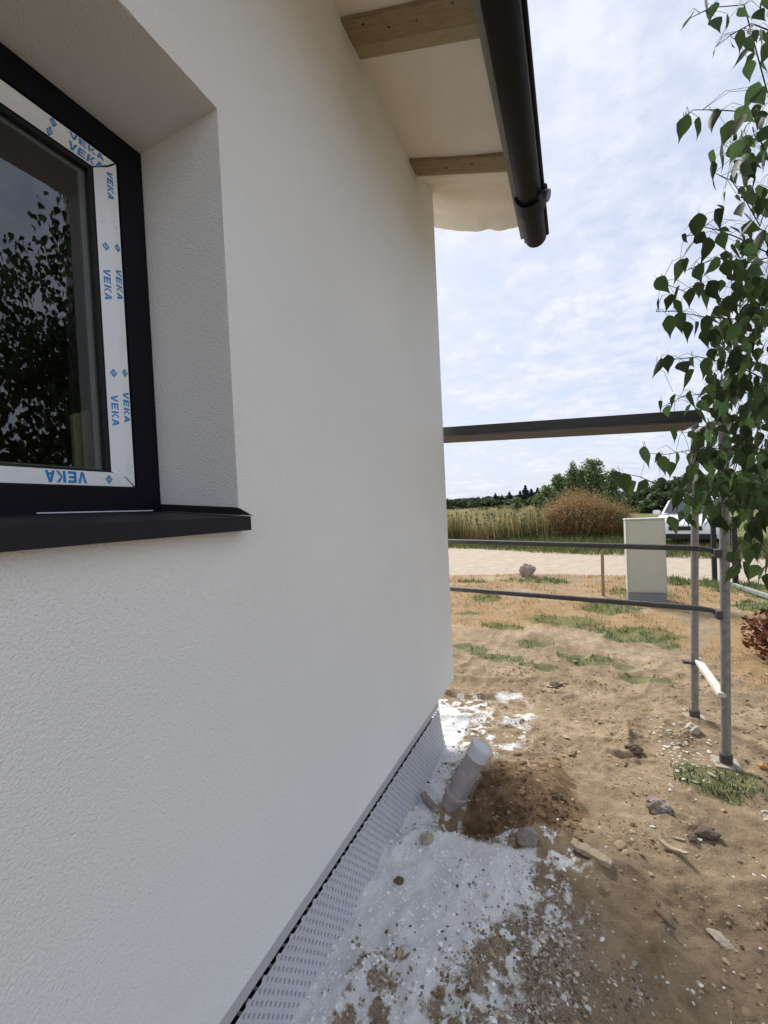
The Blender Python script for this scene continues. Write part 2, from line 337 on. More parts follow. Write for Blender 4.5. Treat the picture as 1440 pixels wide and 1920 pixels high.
def height(x, y):
    near = 1-sstep(6, 12, y)
    h = (fbm(x*1.1, y*1.1, 3)-.5)*.09*near + (fbm(x*5+2, y*5, 4, .55)-.5)*.05*near + (fbm(x*22, y*22, 4, .6)-.5)*.019*near*(1-sstep(4.5, 7, y))
    m = np.exp(-(((x+.30)/.20)**2+((y-2.25)/.17)**2))*.085           # heap beside the pipe
    pit = np.exp(-(((x+.50)/.13)**2+((y-1.94)/.09)**2))*.12
    ridge = np.exp(-(((x+.15)/.07)**2+((y-2.12)/.22)**2))*.035
    pit = pit+np.exp(-(((x+.565)/.07)**2+((y-1.90)/.05)**2))*.05; swell = sstep(-.3, -.85, x)*(-.03)*(y < 3.2)
    crest = (1-np.abs(2*fbm(x*2.6+4, y*2.6, 3)-1))**6*.035*near*(1-sstep(4, 6, y))
    pw = sstep(-.05, .08, poly_dist(x, y, POWDER)+(fbm(x*7, y*7, 4)-.5)*.2)*.022*(.4+fbm(x*12, y*12, 3))
    hol = sstep(-.03, .05, poly_dist(x, y, HOLE))*.025
    lump = sum(np.exp(-(((x-a)/r)**2+((y-b_)/r)**2)) for a, b_, r in ((.36, 1.84, .14), (.60, 1.74, .12), (.45, 2.2, .12), (.15, 1.55, .12), (-.2, 3.55, .2), (.2, 2.7, .12), (.3, 2.9, .2)))*.05*np.clip(fbm(x*16+3, y*24, 3)-.47, 0, 1)*1.6
    hump = np.exp(-(((x+.45)/.35)**2+((y-4.75)/.18)**2))*.07
    rn, rf = road_edges(x); road = -.04*sstep(-.3, .2, y-rn)*(1-sstep(-.2, .3, y-rf))
    far = 0.15*sstep(13, 20, y)*(fbm(x*.15, y*.15, 2)-.5)
    return h+m-pit+ridge+swell+crest+pw-hol+hump+lump+road+far
def hz(x, y): return float(height(np.array([float(x)]), np.array([float(y)]))[0])

def graded(a, b, step, lo, hi, g):
    c = list(np.arange(a, b, step)); s = step; p = c[-1]
    while p < hi: s *= g; p += s; c.append(p)
    s = step; p = a; pre = []
    while p > lo: s *= g; p -= s; pre.append(p)
    return np.array(pre[::-1]+c)
gx = graded(-1.05, 1.7, .0105, -420, 420, 1.09); gy = graded(.75, 3.4, .0105, -120, 620, 1.028)
GX, GY = np.meshgrid(gx, gy); GZ = height(GX, GY); mk = masks(GX, GY)
nx, ny = len(gx), len(gy); idx = np.arange(nx*ny).reshape(ny, nx)
quads = np.stack([idx[:-1, :-1], idx[:-1, 1:], idx[1:, 1:], idx[1:, :-1]], -1).reshape(-1, 4)
gm, t, b = material('ground_soil'); b.inputs['Roughness'].default_value = .95; b.inputs['Specular IOR Level'].default_value = .12
def gn(ty, **kw):
    n = t.nodes.new(ty)
    for k, v in kw.items(): setattr(n, k, v)
    return n
co = gn('ShaderNodeTexCoord').outputs['Object']
def noise(scale, det=6, rough=.6):
    n = gn('ShaderNodeTexNoise'); n.inputs['Scale'].default_value = scale; n.inputs['Detail'].default_value = det; n.inputs['Roughness'].default_value = rough; t.links.new(co, n.inputs[0]); return n.outputs['Fac']
def ramp(fac, stops):
    r = gn('ShaderNodeValToRGB'); el = r.color_ramp.elements
    el[0].position, el[0].color = stops[0][0], (*stops[0][1], 1); el[1].position, el[1].color = stops[-1][0], (*stops[-1][1], 1)
    for p, c in stops[1:-1]: q = el.new(p); q.color = (*c, 1)
    t.links.new(fac, r.inputs[0]); return r.outputs[0]
def mixc(fac, a, b_):
    x = gn('ShaderNodeMix', data_type='RGBA')
    if isinstance(fac, float): x.inputs['Factor'].default_value = fac
    else: t.links.new(fac, x.inputs['Factor'])
    for s_, v in (('A', a), ('B', b_)):
        if isinstance(v, tuple): x.inputs[s_].default_value = (*v, 1)
        else: t.links.new(v, x.inputs[s_])
    return x.outputs[2]
def mth(op, a, b_):
    x = gn('ShaderNodeMath', operation=op); x.use_clamp = op == 'MULTIPLY' and False
    for i, v in enumerate((a, b_)):
        if isinstance(v, (int, float)): x.inputs[i].default_value = v
        else: t.links.new(v, x.inputs[i])
    return x.outputs[0]
def att(n, comp):
    a = gn('ShaderNodeAttribute'); a.attribute_name = n; s_ = gn('ShaderNodeSeparateColor'); t.links.new(a.outputs['Color'], s_.inputs[0]); return s_.outputs[comp]
def edge(mask, nz, lo=.42, hi=.58, k=.5):      # breaks a soft mask up with fine noise
    s_ = mth('ADD', mask, mth('MULTIPLY', mth('SUBTRACT', nz, .5), k*2)); r = gn('ShaderNodeMapRange'); r.inputs['From Min'].default_value = lo; r.inputs['From Max'].default_value = hi; r.interpolation_type = 'SMOOTHSTEP'; t.links.new(s_, r.inputs['Value']); return r.outputs[0]
nA, nB, nC, nD = noise(2.2, 6), noise(14, 8, .65), noise(90, 6, .65), noise(320, 3)
soil = ramp(nB, [(.28, (.135, .098, .060)), (.42, (.285, .213, .134)), (.60, (.40, .305, .198)), (.8, (.52, .41, .28))])
soil = mixc(mth('MULTIPLY', ramp(nA, [(.38, (0, 0, 0)), (.66, (1, 1, 1))]), .45), soil, (.52, .395, .25))
soil = mixc(mth('MULTIPLY', ramp(noise(1.3, 7, .7), [(.44, (1, 1, 1)), (.60, (0, 0, 0))]), .42), soil, (.155, .110, .066))
soil = mixc(ramp(nC, [(.30, (.55, .55, .55)), (.44, (0, 0, 0))]), soil, (.105, .075, .045))
soil = mixc(ramp(nD, [(.63, (0, 0, 0)), (.74, (.7, .7, .7))]), soil, (.52, .44, .34))
dugc = ramp(nB, [(.28, (.085, .052, .028)), (.5, (.20, .13, .072)), (.72, (.34, .235, .14))])
soil = mixc(edge(att('MaskA', 1), nB), soil, dugc)
gravc = ramp(nD, [(.36, (.13, .095, .058)), (.5, (.30, .235, .16)), (.62, (.50, .44, .36))])
soil = mixc(mth('MULTIPLY', edge(att('MaskA', 2), nC, .3, .7), .85), soil, gravc)
straw = ramp(nC, [(.3, (.17, .105, .05)), (.5, (.33, .22, .11)), (.72, (.47, .35, .20))])
soil = mixc(mth('MULTIPLY', edge(att('MaskB', 0), noise(5, 6), .35, .7, .7), .85), soil, straw)
grn = ramp(nC, [(.3, (.03, .055, .016)), (.55, (.085, .14, .04)), (.75, (.17, .23, .08))])
soil = mixc(mth('MULTIPLY', edge(att('MaskB', 1), nC, .4, .8, .6), .6), soil, grn)
pwc = ramp(nB, [(.25, (.74, .745, .75)), (.5, (.85, .855, .855)), (.75, (.90, .90, .895))])
pwc = mixc(ramp(nD, [(.30, (.4, .4, .4)), (.36, (0, 0, 0))]), pwc, (.26, .23, .20))
soil = mixc(edge(att('MaskA', 0), nC, .22, .74, .5), soil, pwc)
rdc = ramp(noise(5, 8, .7), [(.3, (.36, .295, .225)), (.7, (.50, .425, .335))])
soil = mixc(edge(att('MaskB', 2), noise(6, 6), .4, .6, .3), soil, rdc)
vg = ramp(noise(3, 6), [(.3, (.06, .09, .03)), (.5, (.14, .15, .05)), (.7, (.30, .23, .11))])
a4 = gn('ShaderNodeAttribute'); a4.attribute_name = 'MaskC'; s4 = gn('ShaderNodeSeparateColor'); t.links.new(a4.outputs['Color'], s4.inputs[0])
soil = mixc(s4.outputs[0], soil, vg)
t.links.new(soil, b.inputs['Base Color'])
hsum = mth('ADD', mth('MULTIPLY', nC, .7), mth('ADD', mth('MULTIPLY', nD, .35), mth('MULTIPLY', nB, 1.2)))
bp = gn('ShaderNodeBump'); bp.inputs['Strength'].default_value = .9; bp.inputs['Distance'].default_value = .014
t.links.new(hsum, bp.inputs['Height']); t.links.new(bp.outputs[0], b.inputs['Normal'])
fl = lambda k: mk[k].ravel()
ground = nobj('ground', np.stack([GX.ravel(), GY.ravel(), GZ.ravel()], 1), quads, gm, None, True,
     dict(MaskA=np.stack([fl('powder'), fl('dug'), fl('gravel')], 1), MaskB=np.stack([fl('dry'), fl('green'), fl('road')], 1), MaskC=np.stack([fl('verge')]*3, 1)))
tag(ground, 'bare sandy building-site ground with white powder along the house', None, None, 'structure')

# ------------------------------------------------------------------ house
WX, YC, ZB, ZS = -.80, 2.77, .3134, 3.505
house = empty('house', (-.8, 2.77, 0), 'white plastered house with dark window and unfinished eaves', 'house')
OY0, OY1, OZ0, OZ1 = -.55, .83, 1.50, 2.552                         # window opening
FX = -1.094
def hb(mb, name, mat, parent=None, **kw): return mb.build(name, mat, parent or house, **kw)
# front wall as a shell with a rough-edged opening
def jit(n, amp, seed):
    r = np.random.default_rng(seed); a = r.normal(0, 1, n); k = np.ones(3)/3; a = np.convolve(a, k, 'same')+r.normal(0, .5, n); return a*amp
w = MB()
yj = np.linspace(OY0, OY1, 110); zj = np.linspace(OZ0, OZ1, 90)
topz = OZ1+jit(110, .0012, 1); jy = OY1+jit(90, .0010, 2); topz[-1] = OZ1; jy[-1] = OY1; jy[0] = OY1
ex = jit(110, .0006, 4); ex2 = jit(90, .0006, 5)
zt = ZS+.24
def strip(A, B):
    n = len(A); w.add(list(A)+list(B), [(i, i+1, n+i+1, n+i) for i in range(n-1)])
strip([(WX, y, z) for y, z in zip(yj, topz)], [(WX, y, zt) for y in yj])                # above opening
strip([(WX, y, z) for y, z in zip(jy, zj)], [(WX, YC, z) for z in zj])                  # right of opening
w.add([(WX, OY1, OZ1), (WX, YC, OZ1), (WX, YC, zt), (WX, OY1, zt)], [(0, 1, 2, 3)])
w.add([(WX, -3, ZB), (WX, YC, ZB), (WX, YC, OZ0), (WX, OY1, OZ0), (WX, OY0, OZ0), (WX, -3, OZ0)], [(0, 1, 2, 3, 4, 5)])
w.add([(WX, -3, OZ0), (WX, OY0, OZ0), (WX, OY0, OZ1), (WX, OY0, zt), (WX, -3, zt)], [(0, 1, 2, 3, 4)])
# reveals (lintel, jamb, left jamb)
strip([(WX, y, z) for y, z in zip(yj, topz)], [(WX-.004, y, OZ1) for y in yj]); w.add([(WX-.004, OY0, OZ1), (WX-.004, OY1, OZ1), (FX-.01, OY1, OZ1), (FX-.01, OY0, OZ1)], [(0, 1, 2, 3)])
strip([(WX, y, z) for y, z in zip(jy, zj)], [(WX-.004, OY1, z) for z in zj]); w.add([(WX-.004, OY1, OZ0), (WX-.004, OY1, OZ1), (FX-.01, OY1, OZ1), (FX-.01, OY1, OZ0)], [(0, 1, 2, 3)])
w.add([(WX, OY0, OZ0), (WX, OY0, OZ1), (FX-.01, OY0, OZ1), (FX-.01, OY0, OZ0)], [(0, 1, 2, 3)])
w.add([(WX, -3, ZB), (WX, YC, ZB), (WX-.3, YC, ZB), (WX-.3, -3, ZB)], [(0, 1, 2, 3)])    # underside
w.add([(WX, YC, ZB), (-8.8, YC, ZB), (-8.8, YC, zt), (-4.8, YC, 4.95), (WX, YC, zt)], [(0, 1, 2, 3, 4)])  # gable face
w.add([(-8.8, YC, ZB), (-8.8, -3, ZB), (-8.8, -3, zt), (-8.8, YC, zt)], [(0, 1, 2, 3)])
w.add([(WX, -3, ZB), (-8.8, -3, ZB), (-8.8, -3, zt), (-4.8, -3, 4.95), (WX, -3, zt)], [(0, 1, 2, 3, 4)])
wall = hb(w, 'wall', M['plaster'])
# inside: inner leaf of the wall, dark room behind
i = MB(); XI = -1.45; IY1 = .80; IZ1 = 2.50; IZ0 = 1.56
i.box((XI, IY1, .45), (FX-.075, IY1+1.6, 3.2)); i.box((XI, -2.9, .45), (FX-.075, -.50, 3.2))
i.box((XI, -.50, IZ1), (FX-.075, IY1, 3.2)); i.box((XI, -.50, .45), (FX-.075, IY1, IZ0))
hb(i, 'inner_wall', M['reveal_in'])
i = MB(); i.box((-5.0, -2.9, .40), (XI, 2.6, .45)); hb(i, 'room_floor', M['room'])
i = MB(); i.box((-5.0, -2.9, 3.2), (FX-.075, 2.6, 3.25)); hb(i, 'room_ceiling', M['room'])
i = MB(); i.box((-5.1, -2.9, .40), (-5.0, 2.6, 3.25)); i.box((-5.0, 2.4, .45), (XI, 2.5, 3.2)); i.box((-5.0, -2.95, .45), (XI, -2.9, 3.2)); hb(i, 'room_wall', M['room'])
bd = MB(); bd.prism([(-1.258, .699, 1.56), (-1.258, .796, 1.56), (-1.258, .796, 1.856), (-1.258, .699, 1.806)], (-.015, 0, 0)); bdo = bd.build('insulation_board', M['board'], None, bevel=.001)
tag(bdo, 'pale yellow-green board standing inside behind the window glass', 'board')
# plinth + dimple foil
p = MB(); p.box((-8.5, -2.9, -.6), (-.885, 2.515, .33)); hb(p, 'plinth', M['plinth'])
FY1 = 2.53
def foil_x(z): return -.838+.045*np.clip((.22-z)/.30, 0, 1)**1.6
sp = .031; nyf = int((FY1+.3)/sp*16); nzf = 280
fy = np.linspace(-.3, FY1, nyf); fz = np.linspace(-.30, .208, nzf); FYg, FZg = np.meshgrid(fy, fz)
row = np.floor((FZg-.21)/(sp*.55)); yy = FYg+(row % 2)*sp*.5; du = (yy/sp-np.floor(yy/sp)-.5)*sp; dv = ((FZg-.21)/(sp*.55)-row-.5)*sp*.55
bumpf = (1-sstep(.0042, .0054, np.hypot(du, dv)))*.022
top = sstep(.185, .20, FZg)
topcut = np.where(FZg > .2, -.011*(np.abs(((FYg/(sp*2)) % 1)-.5) < .37), 0)*sstep(.2, .208, FZg)
FXg = foil_x(FZg)-bumpf*(1-top)+.006*(fbm(FYg*3, FZg*3, 2)-.5)*(1-top)
FV = np.stack([FXg.ravel(), FYg.ravel(), (FZg+topcut).ravel()], 1)
ix = np.arange(nyf*nzf).reshape(nzf, nyf); fq = np.stack([ix[:-1, :-1], ix[:-1, 1:], ix[1:, 1:], ix[1:, :-1]], -1).reshape(-1, 4)
fo = nobj('dimple_foil', FV, fq, M['foil'], None, False); attach(fo, house)
e_ = MB(); e_.box((-.853, -.3, .2115), (-.8415, FY1+.004, .33)); hb(e_, 'edge_profile', M['foil_rim'], bevel=.0015)

# eaves: slope downwards to the outside
SL = .325
def ez(x, off=0): return ZS-SL*(x+.8)+off
def sloped(mb, x0, x1, y0, y1, o0, o1):
    mb.add([(x0,y0,ez(x0,o0)),(x1,y0,ez(x1,o0)),(x1,y1,ez(x1,o0)),(x0,y1,ez(x0,o0)),(x0,y0,ez(x0,o1)),(x1,y0,ez(x1,o1)),(x1,y1,ez(x1,o1)),(x0,y1,ez(x0,o1))],
           [(0,3,2,1),(4,5,6,7),(0,1,5,4),(1,2,6,5),(2,3,7,6),(3,0,4,7)])
for y0, y1 in ((1.545, 1.652), (2.318, 2.425)):
    r = MB(); sloped(r, -1.15, -.272, y0, y1, .0, .17); ro = hb(r, 'rafter', M['rafter'], bevel=.002)
    for q in range(4 if y0 < 2 else 3):
        kx = -.7+.12*q+random.uniform(-.04, .04); ky = random.uniform(y0+.015, y1-.015); k_ = MB()
        rr = random.uniform(.004, .007); k_.add([(kx+rr*math.cos(a)*1.3, ky+rr*math.sin(a), ez(kx+rr*math.cos(a)*1.3, -.0012)) for a in np.linspace(0, 2*math.pi, 9)[:-1]], [tuple(range(8))])
        ko = k_.build('wood_knot', M['knot'], None); ko.parent = ro
r = MB(); sloped(r, -1.15, -.272, 1.654, 1.715, .006, .06); hb(r, 'lit_band', M['lit_band'], bevel=.002)  # added strips beside the rafters: soffit catching more light, put into their colour
r = MB(); sloped(r, -1.15, -.272, 2.427, 2.452, .010, .06); hb(r, 'lit_band', M['lit_band'], bevel=.002)
mxs = np.linspace(-1.2, -.274, 60); mys = np.linspace(-1.0, 3.10, 230); MX, MY = np.meshgrid(mxs, mys)
sag = .018+.05*np.clip(np.abs(np.sin((MY-1.6)/.77*math.pi)), 0, 1)**.7*0+.012*(fbm(MX*4, MY*4, 3)-.5)
rise = .105*sstep(2.44, 2.75, MY); endd = -.045*sstep(2.96, 3.10, MY)
wr = sstep(2.4, 2.6, MY)*(.012*np.sin((MX*1.0+MY*2.6)*13+2.5*fbm(MX*3, MY*3, 2)*4)*fbm(MX*5+1, MY*5, 2)+.02*(fbm(MX*6, MY*9, 3)-.5))
ridge = .016*np.exp(-((MY-2.60-.28*(MX+.75))/.012)**2)*sstep(-.72, -.6, MX)
MZ = ez(MX)+sag+rise+endd+wr-ridge*.6
ix = np.arange(60*230).reshape(230, 60); mq = np.stack([ix[:-1, :-1], ix[1:, :-1], ix[1:, 1:], ix[:-1, 1:]], -1).reshape(-1, 4)
endy = MY+.012*(fbm(MX*14, MY*0+3, 3)-.5)*sstep(3.0, 3.1, MY)*1.2+(.03-.09*((MX+.6)/.35)**2)*sstep(2.9, 3.1, MY)*.5
mo = nobj('roof_membrane', np.stack([MX.ravel(), endy.ravel(), MZ.ravel()], 1), mq, M['membrane'], None, True); attach(mo, house)
# roof sheet above
r = MB()
for sgn in (1,):
    r.add([(-.22,-3.2,ez(-.22,.19)),(-.22,3.10,ez(-.22,.19)),(-4.8,3.10,ez(-4.8,.19)),(-4.8,-3.2,ez(-4.8,.19)),(-.22,-3.2,ez(-.22,.235)),(-.22,3.10,ez(-.22,.235)),(-4.8,3.10,ez(-4.8,.235)),(-4.8,-3.2,ez(-4.8,.235))],
          [(0,3,2,1),(4,5,6,7),(0,1,5,4),(1,2,6,5),(2,3,7,6),(3,0,4,7)])
    r.add([(-4.8,-3.2,ez(-4.8,.19)),(-4.8,3.10,ez(-4.8,.19)),(-9.4,3.10,ez(-.2,.19)),(-9.4,-3.2,ez(-.2,.19)),(-4.8,-3.2,ez(-4.8,.235)),(-4.8,3.10,ez(-4.8,.235)),(-9.4,3.10,ez(-.2,.235)),(-9.4,-3.2,ez(-.2,.235))],
          [(0,3,2,1),(4,5,6,7),(0,1,5,4),(1,2,6,5),(2,3,7,6),(3,0,4,7)])
hb(r, 'roof', M['roof'])
# fascia board with drip edge, gutter
r = MB(); ys = np.linspace(-.6, 3.06, 60); jz = jit(60, .0015, 8)
r.add([(-.273, y, 3.318+j) for y, j in zip(ys, jz)]+[(-.252, y, 3.316+j) for y, j in zip(ys, jz)]+[(-.252, y, 3.50) for y in ys]+[(-.273, y, 3.50) for y in ys],
      [(q*60+k, q*60+k+1, ((q+1) % 4)*60+k+1, ((q+1) % 4)*60+k) for q in range(4) for k in range(59)]+[(0, 60, 120, 180), (59, 179-60+60, 119, 239)][:1])
hb(r, 'fascia_board', M['gutter_rim'])
r = MB(); r.box((-.2505, -.6, 3.295), (-.2435, 3.085, 3.47)); hb(r, 'drip_edge', M['gutter_rim'], bevel=.001)
GXc, GZc, GR = -.1755, 3.297, .0675
def half_ring(r0, r1, y0, y1, a0=0, a1=math.pi, n=20, ny_=2):
    mb = MB(); A = np.linspace(a0, a1, n); P = []
    for rr in (r0, r1):
        for y in (y0, y1):
            P.append([(GXc+rr*math.cos(a), y, GZc-rr*math.sin(a)) for a in A])
    for q in P: mb.v += q
    o = lambda k, q: k*n+q
    for q in range(n-1):
        mb.f += [(o(0,q),o(0,q+1),o(1,q+1),o(1,q)), (o(2,q),o(3,q),o(3,q+1),o(2,q+1)), (o(0,q),o(2,q),o(2,q+1),o(0,q+1)), (o(1,q),o(1,q+1),o(3,q+1),o(3,q))]
    mb.f += [(o(0,0),o(1,0),o(3,0),o(2,0)), (o(0,n-1),o(2,n-1),o(3,n-1),o(1,n-1))]
    return mb
g = half_ring(GR, GR-.003, -.6, 3.05); go = hb(g, 'gutter', M['gutter'], smooth=True)
g = MB(); g.tube([(GXc+GR+.006, y, GZc+.002) for y in (-.6, 1, 2, 3.05)], .0105, 12); bo = g.build('rolled_bead', M['gutter'], None, smooth=True); bo.parent = go
g = MB(); g.box((GXc+GR-.009, 1.0, GZc-.030), (GXc+GR-.0045, 2.42, GZc-.022)); so_ = g.build('highlight_strip', M['gutter_rim'], None); so_.parent = go  # added pale strip: the gutter's highlight, put in as colour
g = half_ring(GR+.016, GR+.001, 2.60, 2.72, -.12, math.pi); uo = hb(g, 'gutter_joint', M['gutter'], smooth=True)
g = MB(); g.tube([(GXc+GR+.012, 2.60, GZc+.006), (GXc+GR+.012, 2.72, GZc+.006)], .018, 12); q_ = g.build('joint_clip', M['gutter'], None, smooth=True); q_.parent = uo
hk = MB(); hk.tube([at_y(*q) for q in ((984, 268, 2.36), (985, 302, 2.44), (987, 335, 2.52), (994, 356, 2.58), (1007, 367, 2.61), (1029, 366, 2.60))], [.012, .018, .021, .024, .028, .031], 16); ho = hk.build('joint_hook', M['hook'], None, smooth=True); ho.parent = uo
g = half_ring(GR+.004, GR+.0006, 1.42, 1.46, -.1, math.pi); hb(g, 'gutter_bracket', M['gutter'], smooth=True)

# window
def ring(y0, y1, z0, z1, wl, wr, wb, wt, xf, xb):   # rectangular ring, mitred
    mb = MB(); o = [(y0,z0),(y1,z0),(y1,z1),(y0,z1)]; n_ = [(y0+wl,z0+wb),(y1-wr,z0+wb),(y1-wr,z1-wt),(y0+wl,z1-wt)]
    V = [(xf,*q) for q in o]+[(xf,*q) for q in n_]+[(xb,*q) for q in o]+[(xb,*q) for q in n_]
    Fs = []
    for k in range(4):
        j = (k+1) % 4; Fs += [(k,j,4+j,4+k), (8+k,12+k,12+j,8+j), (k,8+k,8+j,j), (4+k,4+j,12+j,12+k)]
    return mb.add(V, Fs)
fr = ring(OY0, OY1-.0005, 1.520, OZ1-.0005, .07, .071, .072, .077, FX, FX-.075); win = hb(fr, 'window', M['frame'], bevel=.0012)
def wsub(mb, name, mat, **kw):
    o = mb.build(name, mat, None, **kw); o.parent = win; return o
SY0, SY1, SZ0, SZ1 = OY0+.072, .757, 1.594, 2.473
wsub(ring(SY0-.002, SY1+.006, SZ0-.005, SZ1+.006, .012, .012, .012, .012, FX-.006, FX-.02), 'frame_groove', M['gasket'])
wsub(ring(SY0, SY1, SZ0, SZ1, .056, .056, .040, .045, FX-.0165, FX-.07), 'sash', M['frame'])
wsub(ring(SY0+.0545, SY1-.0545, SZ0+.0395, SZ1-.044, .012, .012, .006, .012, FX-.018, FX-.06), 'gasket', M['gasket'])
wsub(ring(SY0+.066, SY1-.066, SZ0+.044, SZ1-.055, .018, .018, .006, .014, FX-.034, FX-.042), 'glazing_spacer', M['spacer'])
gl, t, b = material('window_glass'); t.nodes.remove(b)
gs = t.nodes.new('ShaderNodeBsdfGlossy'); gs.inputs['Roughness'].default_value = .006; gs.inputs['Color'].default_value = (.93, .95, 1, 1)
tr = t.nodes.new('ShaderNodeBsdfTransparent'); tr.inputs[0].default_value = (.86, .90, .87, 1)
fr_ = t.nodes.new('ShaderNodeFresnel'); fr_.inputs['IOR'].default_value = 1.52
k_ = t.nodes.new('ShaderNodeMath'); k_.operation = 'MULTIPLY'; k_.inputs[1].default_value = 2.6; k_.use_clamp = True; t.links.new(fr_.outputs[0], k_.inputs[0])
ms = t.nodes.new('ShaderNodeMixShader'); t.links.new(k_.outputs[0], ms.inputs[0]); t.links.new(tr.outputs[0], ms.inputs[1]); t.links.new(gs.outputs[0], ms.inputs[2]); t.links.new(ms.outputs[0], t.nodes['Material Output'].inputs[0])
gmb = MB(); gmb.add([(FX-.030, SY0+.05, SZ0+.03), (FX-.030, SY1-.05, SZ0+.03), (FX-.030, SY1-.05, SZ1-.04), (FX-.030, SY0+.05, SZ1-.04)], [(0, 1, 2, 3)])
gmb_flip = True
gp = wsub(gmb, 'glass_pane', gl)
if gp.data.polygons[0].normal.x < 0: gp.data.flip_normals()
# protective film strips: flat face + bevel
def film(name, pts, mat=M['film']):
    mb = MB(); mb.prism(pts, (-.013, 0, 0)); return hb(mb, name, mat)
XF = FX-.0028; g_ = .0035
FW = .024
fv = film('protective_film', [(XF, SY1-.002, SZ0+.004), (XF, SY1-.002, SZ1-.004), (XF, SY1-FW, SZ1-FW-.003), (XF, SY1-FW, SZ0+.027)])
bev = MB(); bev.add([(XF, SY1-FW, SZ0+.027), (XF, SY1-FW, SZ1-FW-.003), (XF-.012, SY1-.056, SZ1-.046), (XF-.012, SY1-.056, SZ0+.042)], [(0, 1, 2, 3)])
def fsub(mb, name, mat, par):
    o = mb.build(name, mat, None); o.parent = par; return o
fsub(bev, 'film_bevel', M['film_edge'], fv)
fb = film('protective_film', [(XF, SY0, SZ0+.002), (XF, SY1-.006, SZ0+.002), (XF, SY1-.040, SZ0+.0375), (XF, SY0+.03, SZ0+.0375)])
ft = film('protective_film', [(XF, SY0, SZ1-.003), (XF, SY1-.006, SZ1-.003), (XF, SY1-FW-.004, SZ1-FW), (XF, SY0+.03, SZ1-FW)])
bev = MB(); bev.add([(XF, SY0+.03, SZ1-FW), (XF, SY1-FW-.004, SZ1-FW), (XF-.012, SY1-.058, SZ1-.044), (XF-.012, SY0+.055, SZ1-.044)], [(0, 1, 2, 3)])
fsub(bev, 'film_bevel', M['film_edge'], ft)
LET = {'V': [[(0,1),(.30,1),(.5,.33),(.70,1),(1,1),(.64,0),(.36,0)]],
       'E': [[(0,0),(.30,0),(.30,1),(0,1)], [(.30,0),(.9,0),(.9,.22),(.30,.22)], [(.30,.40),(.82,.40),(.82,.61),(.30,.61)], [(.30,.78),(.9,.78),(.9,1),(.30,1)]],
       'K': [[(0,0),(.29,0),(.29,1),(0,1)], [(.29,.42),(.64,1),(.98,1),(.52,.50)], [(.29,.42),(.52,.50),(1.0,0),(.66,0),(.40,.40)]],
       'A': [[(0,0),(.29,0),(.47,.55),(.5,.70),(.5,1),(.35,1)], [(1,0),(.71,0),(.53,.55),(.5,.70),(.5,1),(.65,1)], [(.25,.18),(.75,.18),(.68,.38),(.32,.38)]]}
def lift(y, z, face):
    return -.375*max(0, (SY1-FW)-y) if face == 'right' else (-.012/.020*max(0, (SZ1-FW)-z) if face == 'top' else 0)
def text(par, word, org, u, v, size, wid, slope='', mat='print'):
    """flat print: org = start of the baseline, u = reading direction, v = up direction (unit, in wall Y,Z)"""
    mb = MB(); adv = 0
    for ch in word:
        for n_, poly in enumerate(LET[ch]):
            pts = []
            for a, c in poly:
                s_ = adv+a*wid; q = (org[0]+u[0]*s_+v[0]*c*size, org[1]+u[1]*s_+v[1]*c*size)
                pts.append((XF+.0005+n_*.00003+lift(q[0], q[1], slope), *q))
            mb.add(pts, [tuple(range(len(pts)))])
        adv += wid*(1.14 if ch != 'K' else 1.08)
    return fsub(mb, 'lettering', M[mat], par)
def diamond(par, c, r, slope='', mat='print'):
    mb = MB(); f_ = lambda y, z, k=0: (XF+.0005+k+lift(y, z, slope), y, z)
    mb.add([f_(c[0]-r*.8, c[1]), f_(c[0], c[1]-r*1.1), f_(c[0]+r*.8, c[1]), f_(c[0], c[1]+r*1.1)], [(0, 1, 2, 3)])
    o = fsub(mb, 'diamond_logo', M[mat], par)
    m2 = MB()
    for k in range(10):
        a0, a1 = 2*math.pi*k/10, 2*math.pi*(k+1)/10
        m2.add([f_(c[0]+r*.44*math.cos(a0), c[1]+r*.44*math.sin(a0), .0002), f_(c[0]+r*.44*math.cos(a1), c[1]+r*.44*math.sin(a1), .0002), f_(c[0]+r*.32*math.cos(a1), c[1]+r*.32*math.sin(a1), .0002), f_(c[0]+r*.32*math.cos(a0), c[1]+r*.32*math.sin(a0), .0002)], [(0, 1, 2, 3)])
    m2.add([f_(c[0]-r*.3, c[1]-r*.07, .0003), f_(c[0]+r*.3, c[1]-r*.07, .0003), f_(c[0]+r*.3, c[1]+r*.07, .0003), f_(c[0]-r*.3, c[1]+r*.07, .0003)], [(0, 1, 2, 3)])
    fsub(m2, 'diamond_emblem', M['print_pale'], par); return o
BS = -.012/.032                                   # bevel slope dX/dY (towards the pane)
dn = (0, -1); rt = (1, 0)
for zt_ in (2.183, 1.853):                        # flat face, reading downwards
    text(fv, 'VEKA', (.7365, zt_), dn, rt, .0155, .0190)
for zt_ in (2.172, 1.840):
    text(fv, 'VEKA', (.709, zt_), dn, rt, .0150, .0190, slope='right')
text(fv, 'VEKA', (.728, 2.436), dn, rt, .0155, .0170)
for zc in (2.240, 1.905): diamond(fv, (.7455, zc), .0105)
for zc in (2.231, 1.898): diamond(fv, (.718, zc), .0105, slope='right')
text(fb, 'VEKA', (.632, 1.6285), (-1, 0), (0, -1), .028, .0205)
diamond(fb, (.686, 1.6135), .0115)
text(ft, 'VEKA', (.640, 2.4525), (1, 0), (0, 1), .0150, .0190)
text(ft, 'VEKA', (.640, 2.4315), (1, 0), (0, 1), .0140, .0190, slope='top')
diamond(ft, (.605, 2.459), .0105); diamond(ft, (.60, 2.437), .009, slope='top')
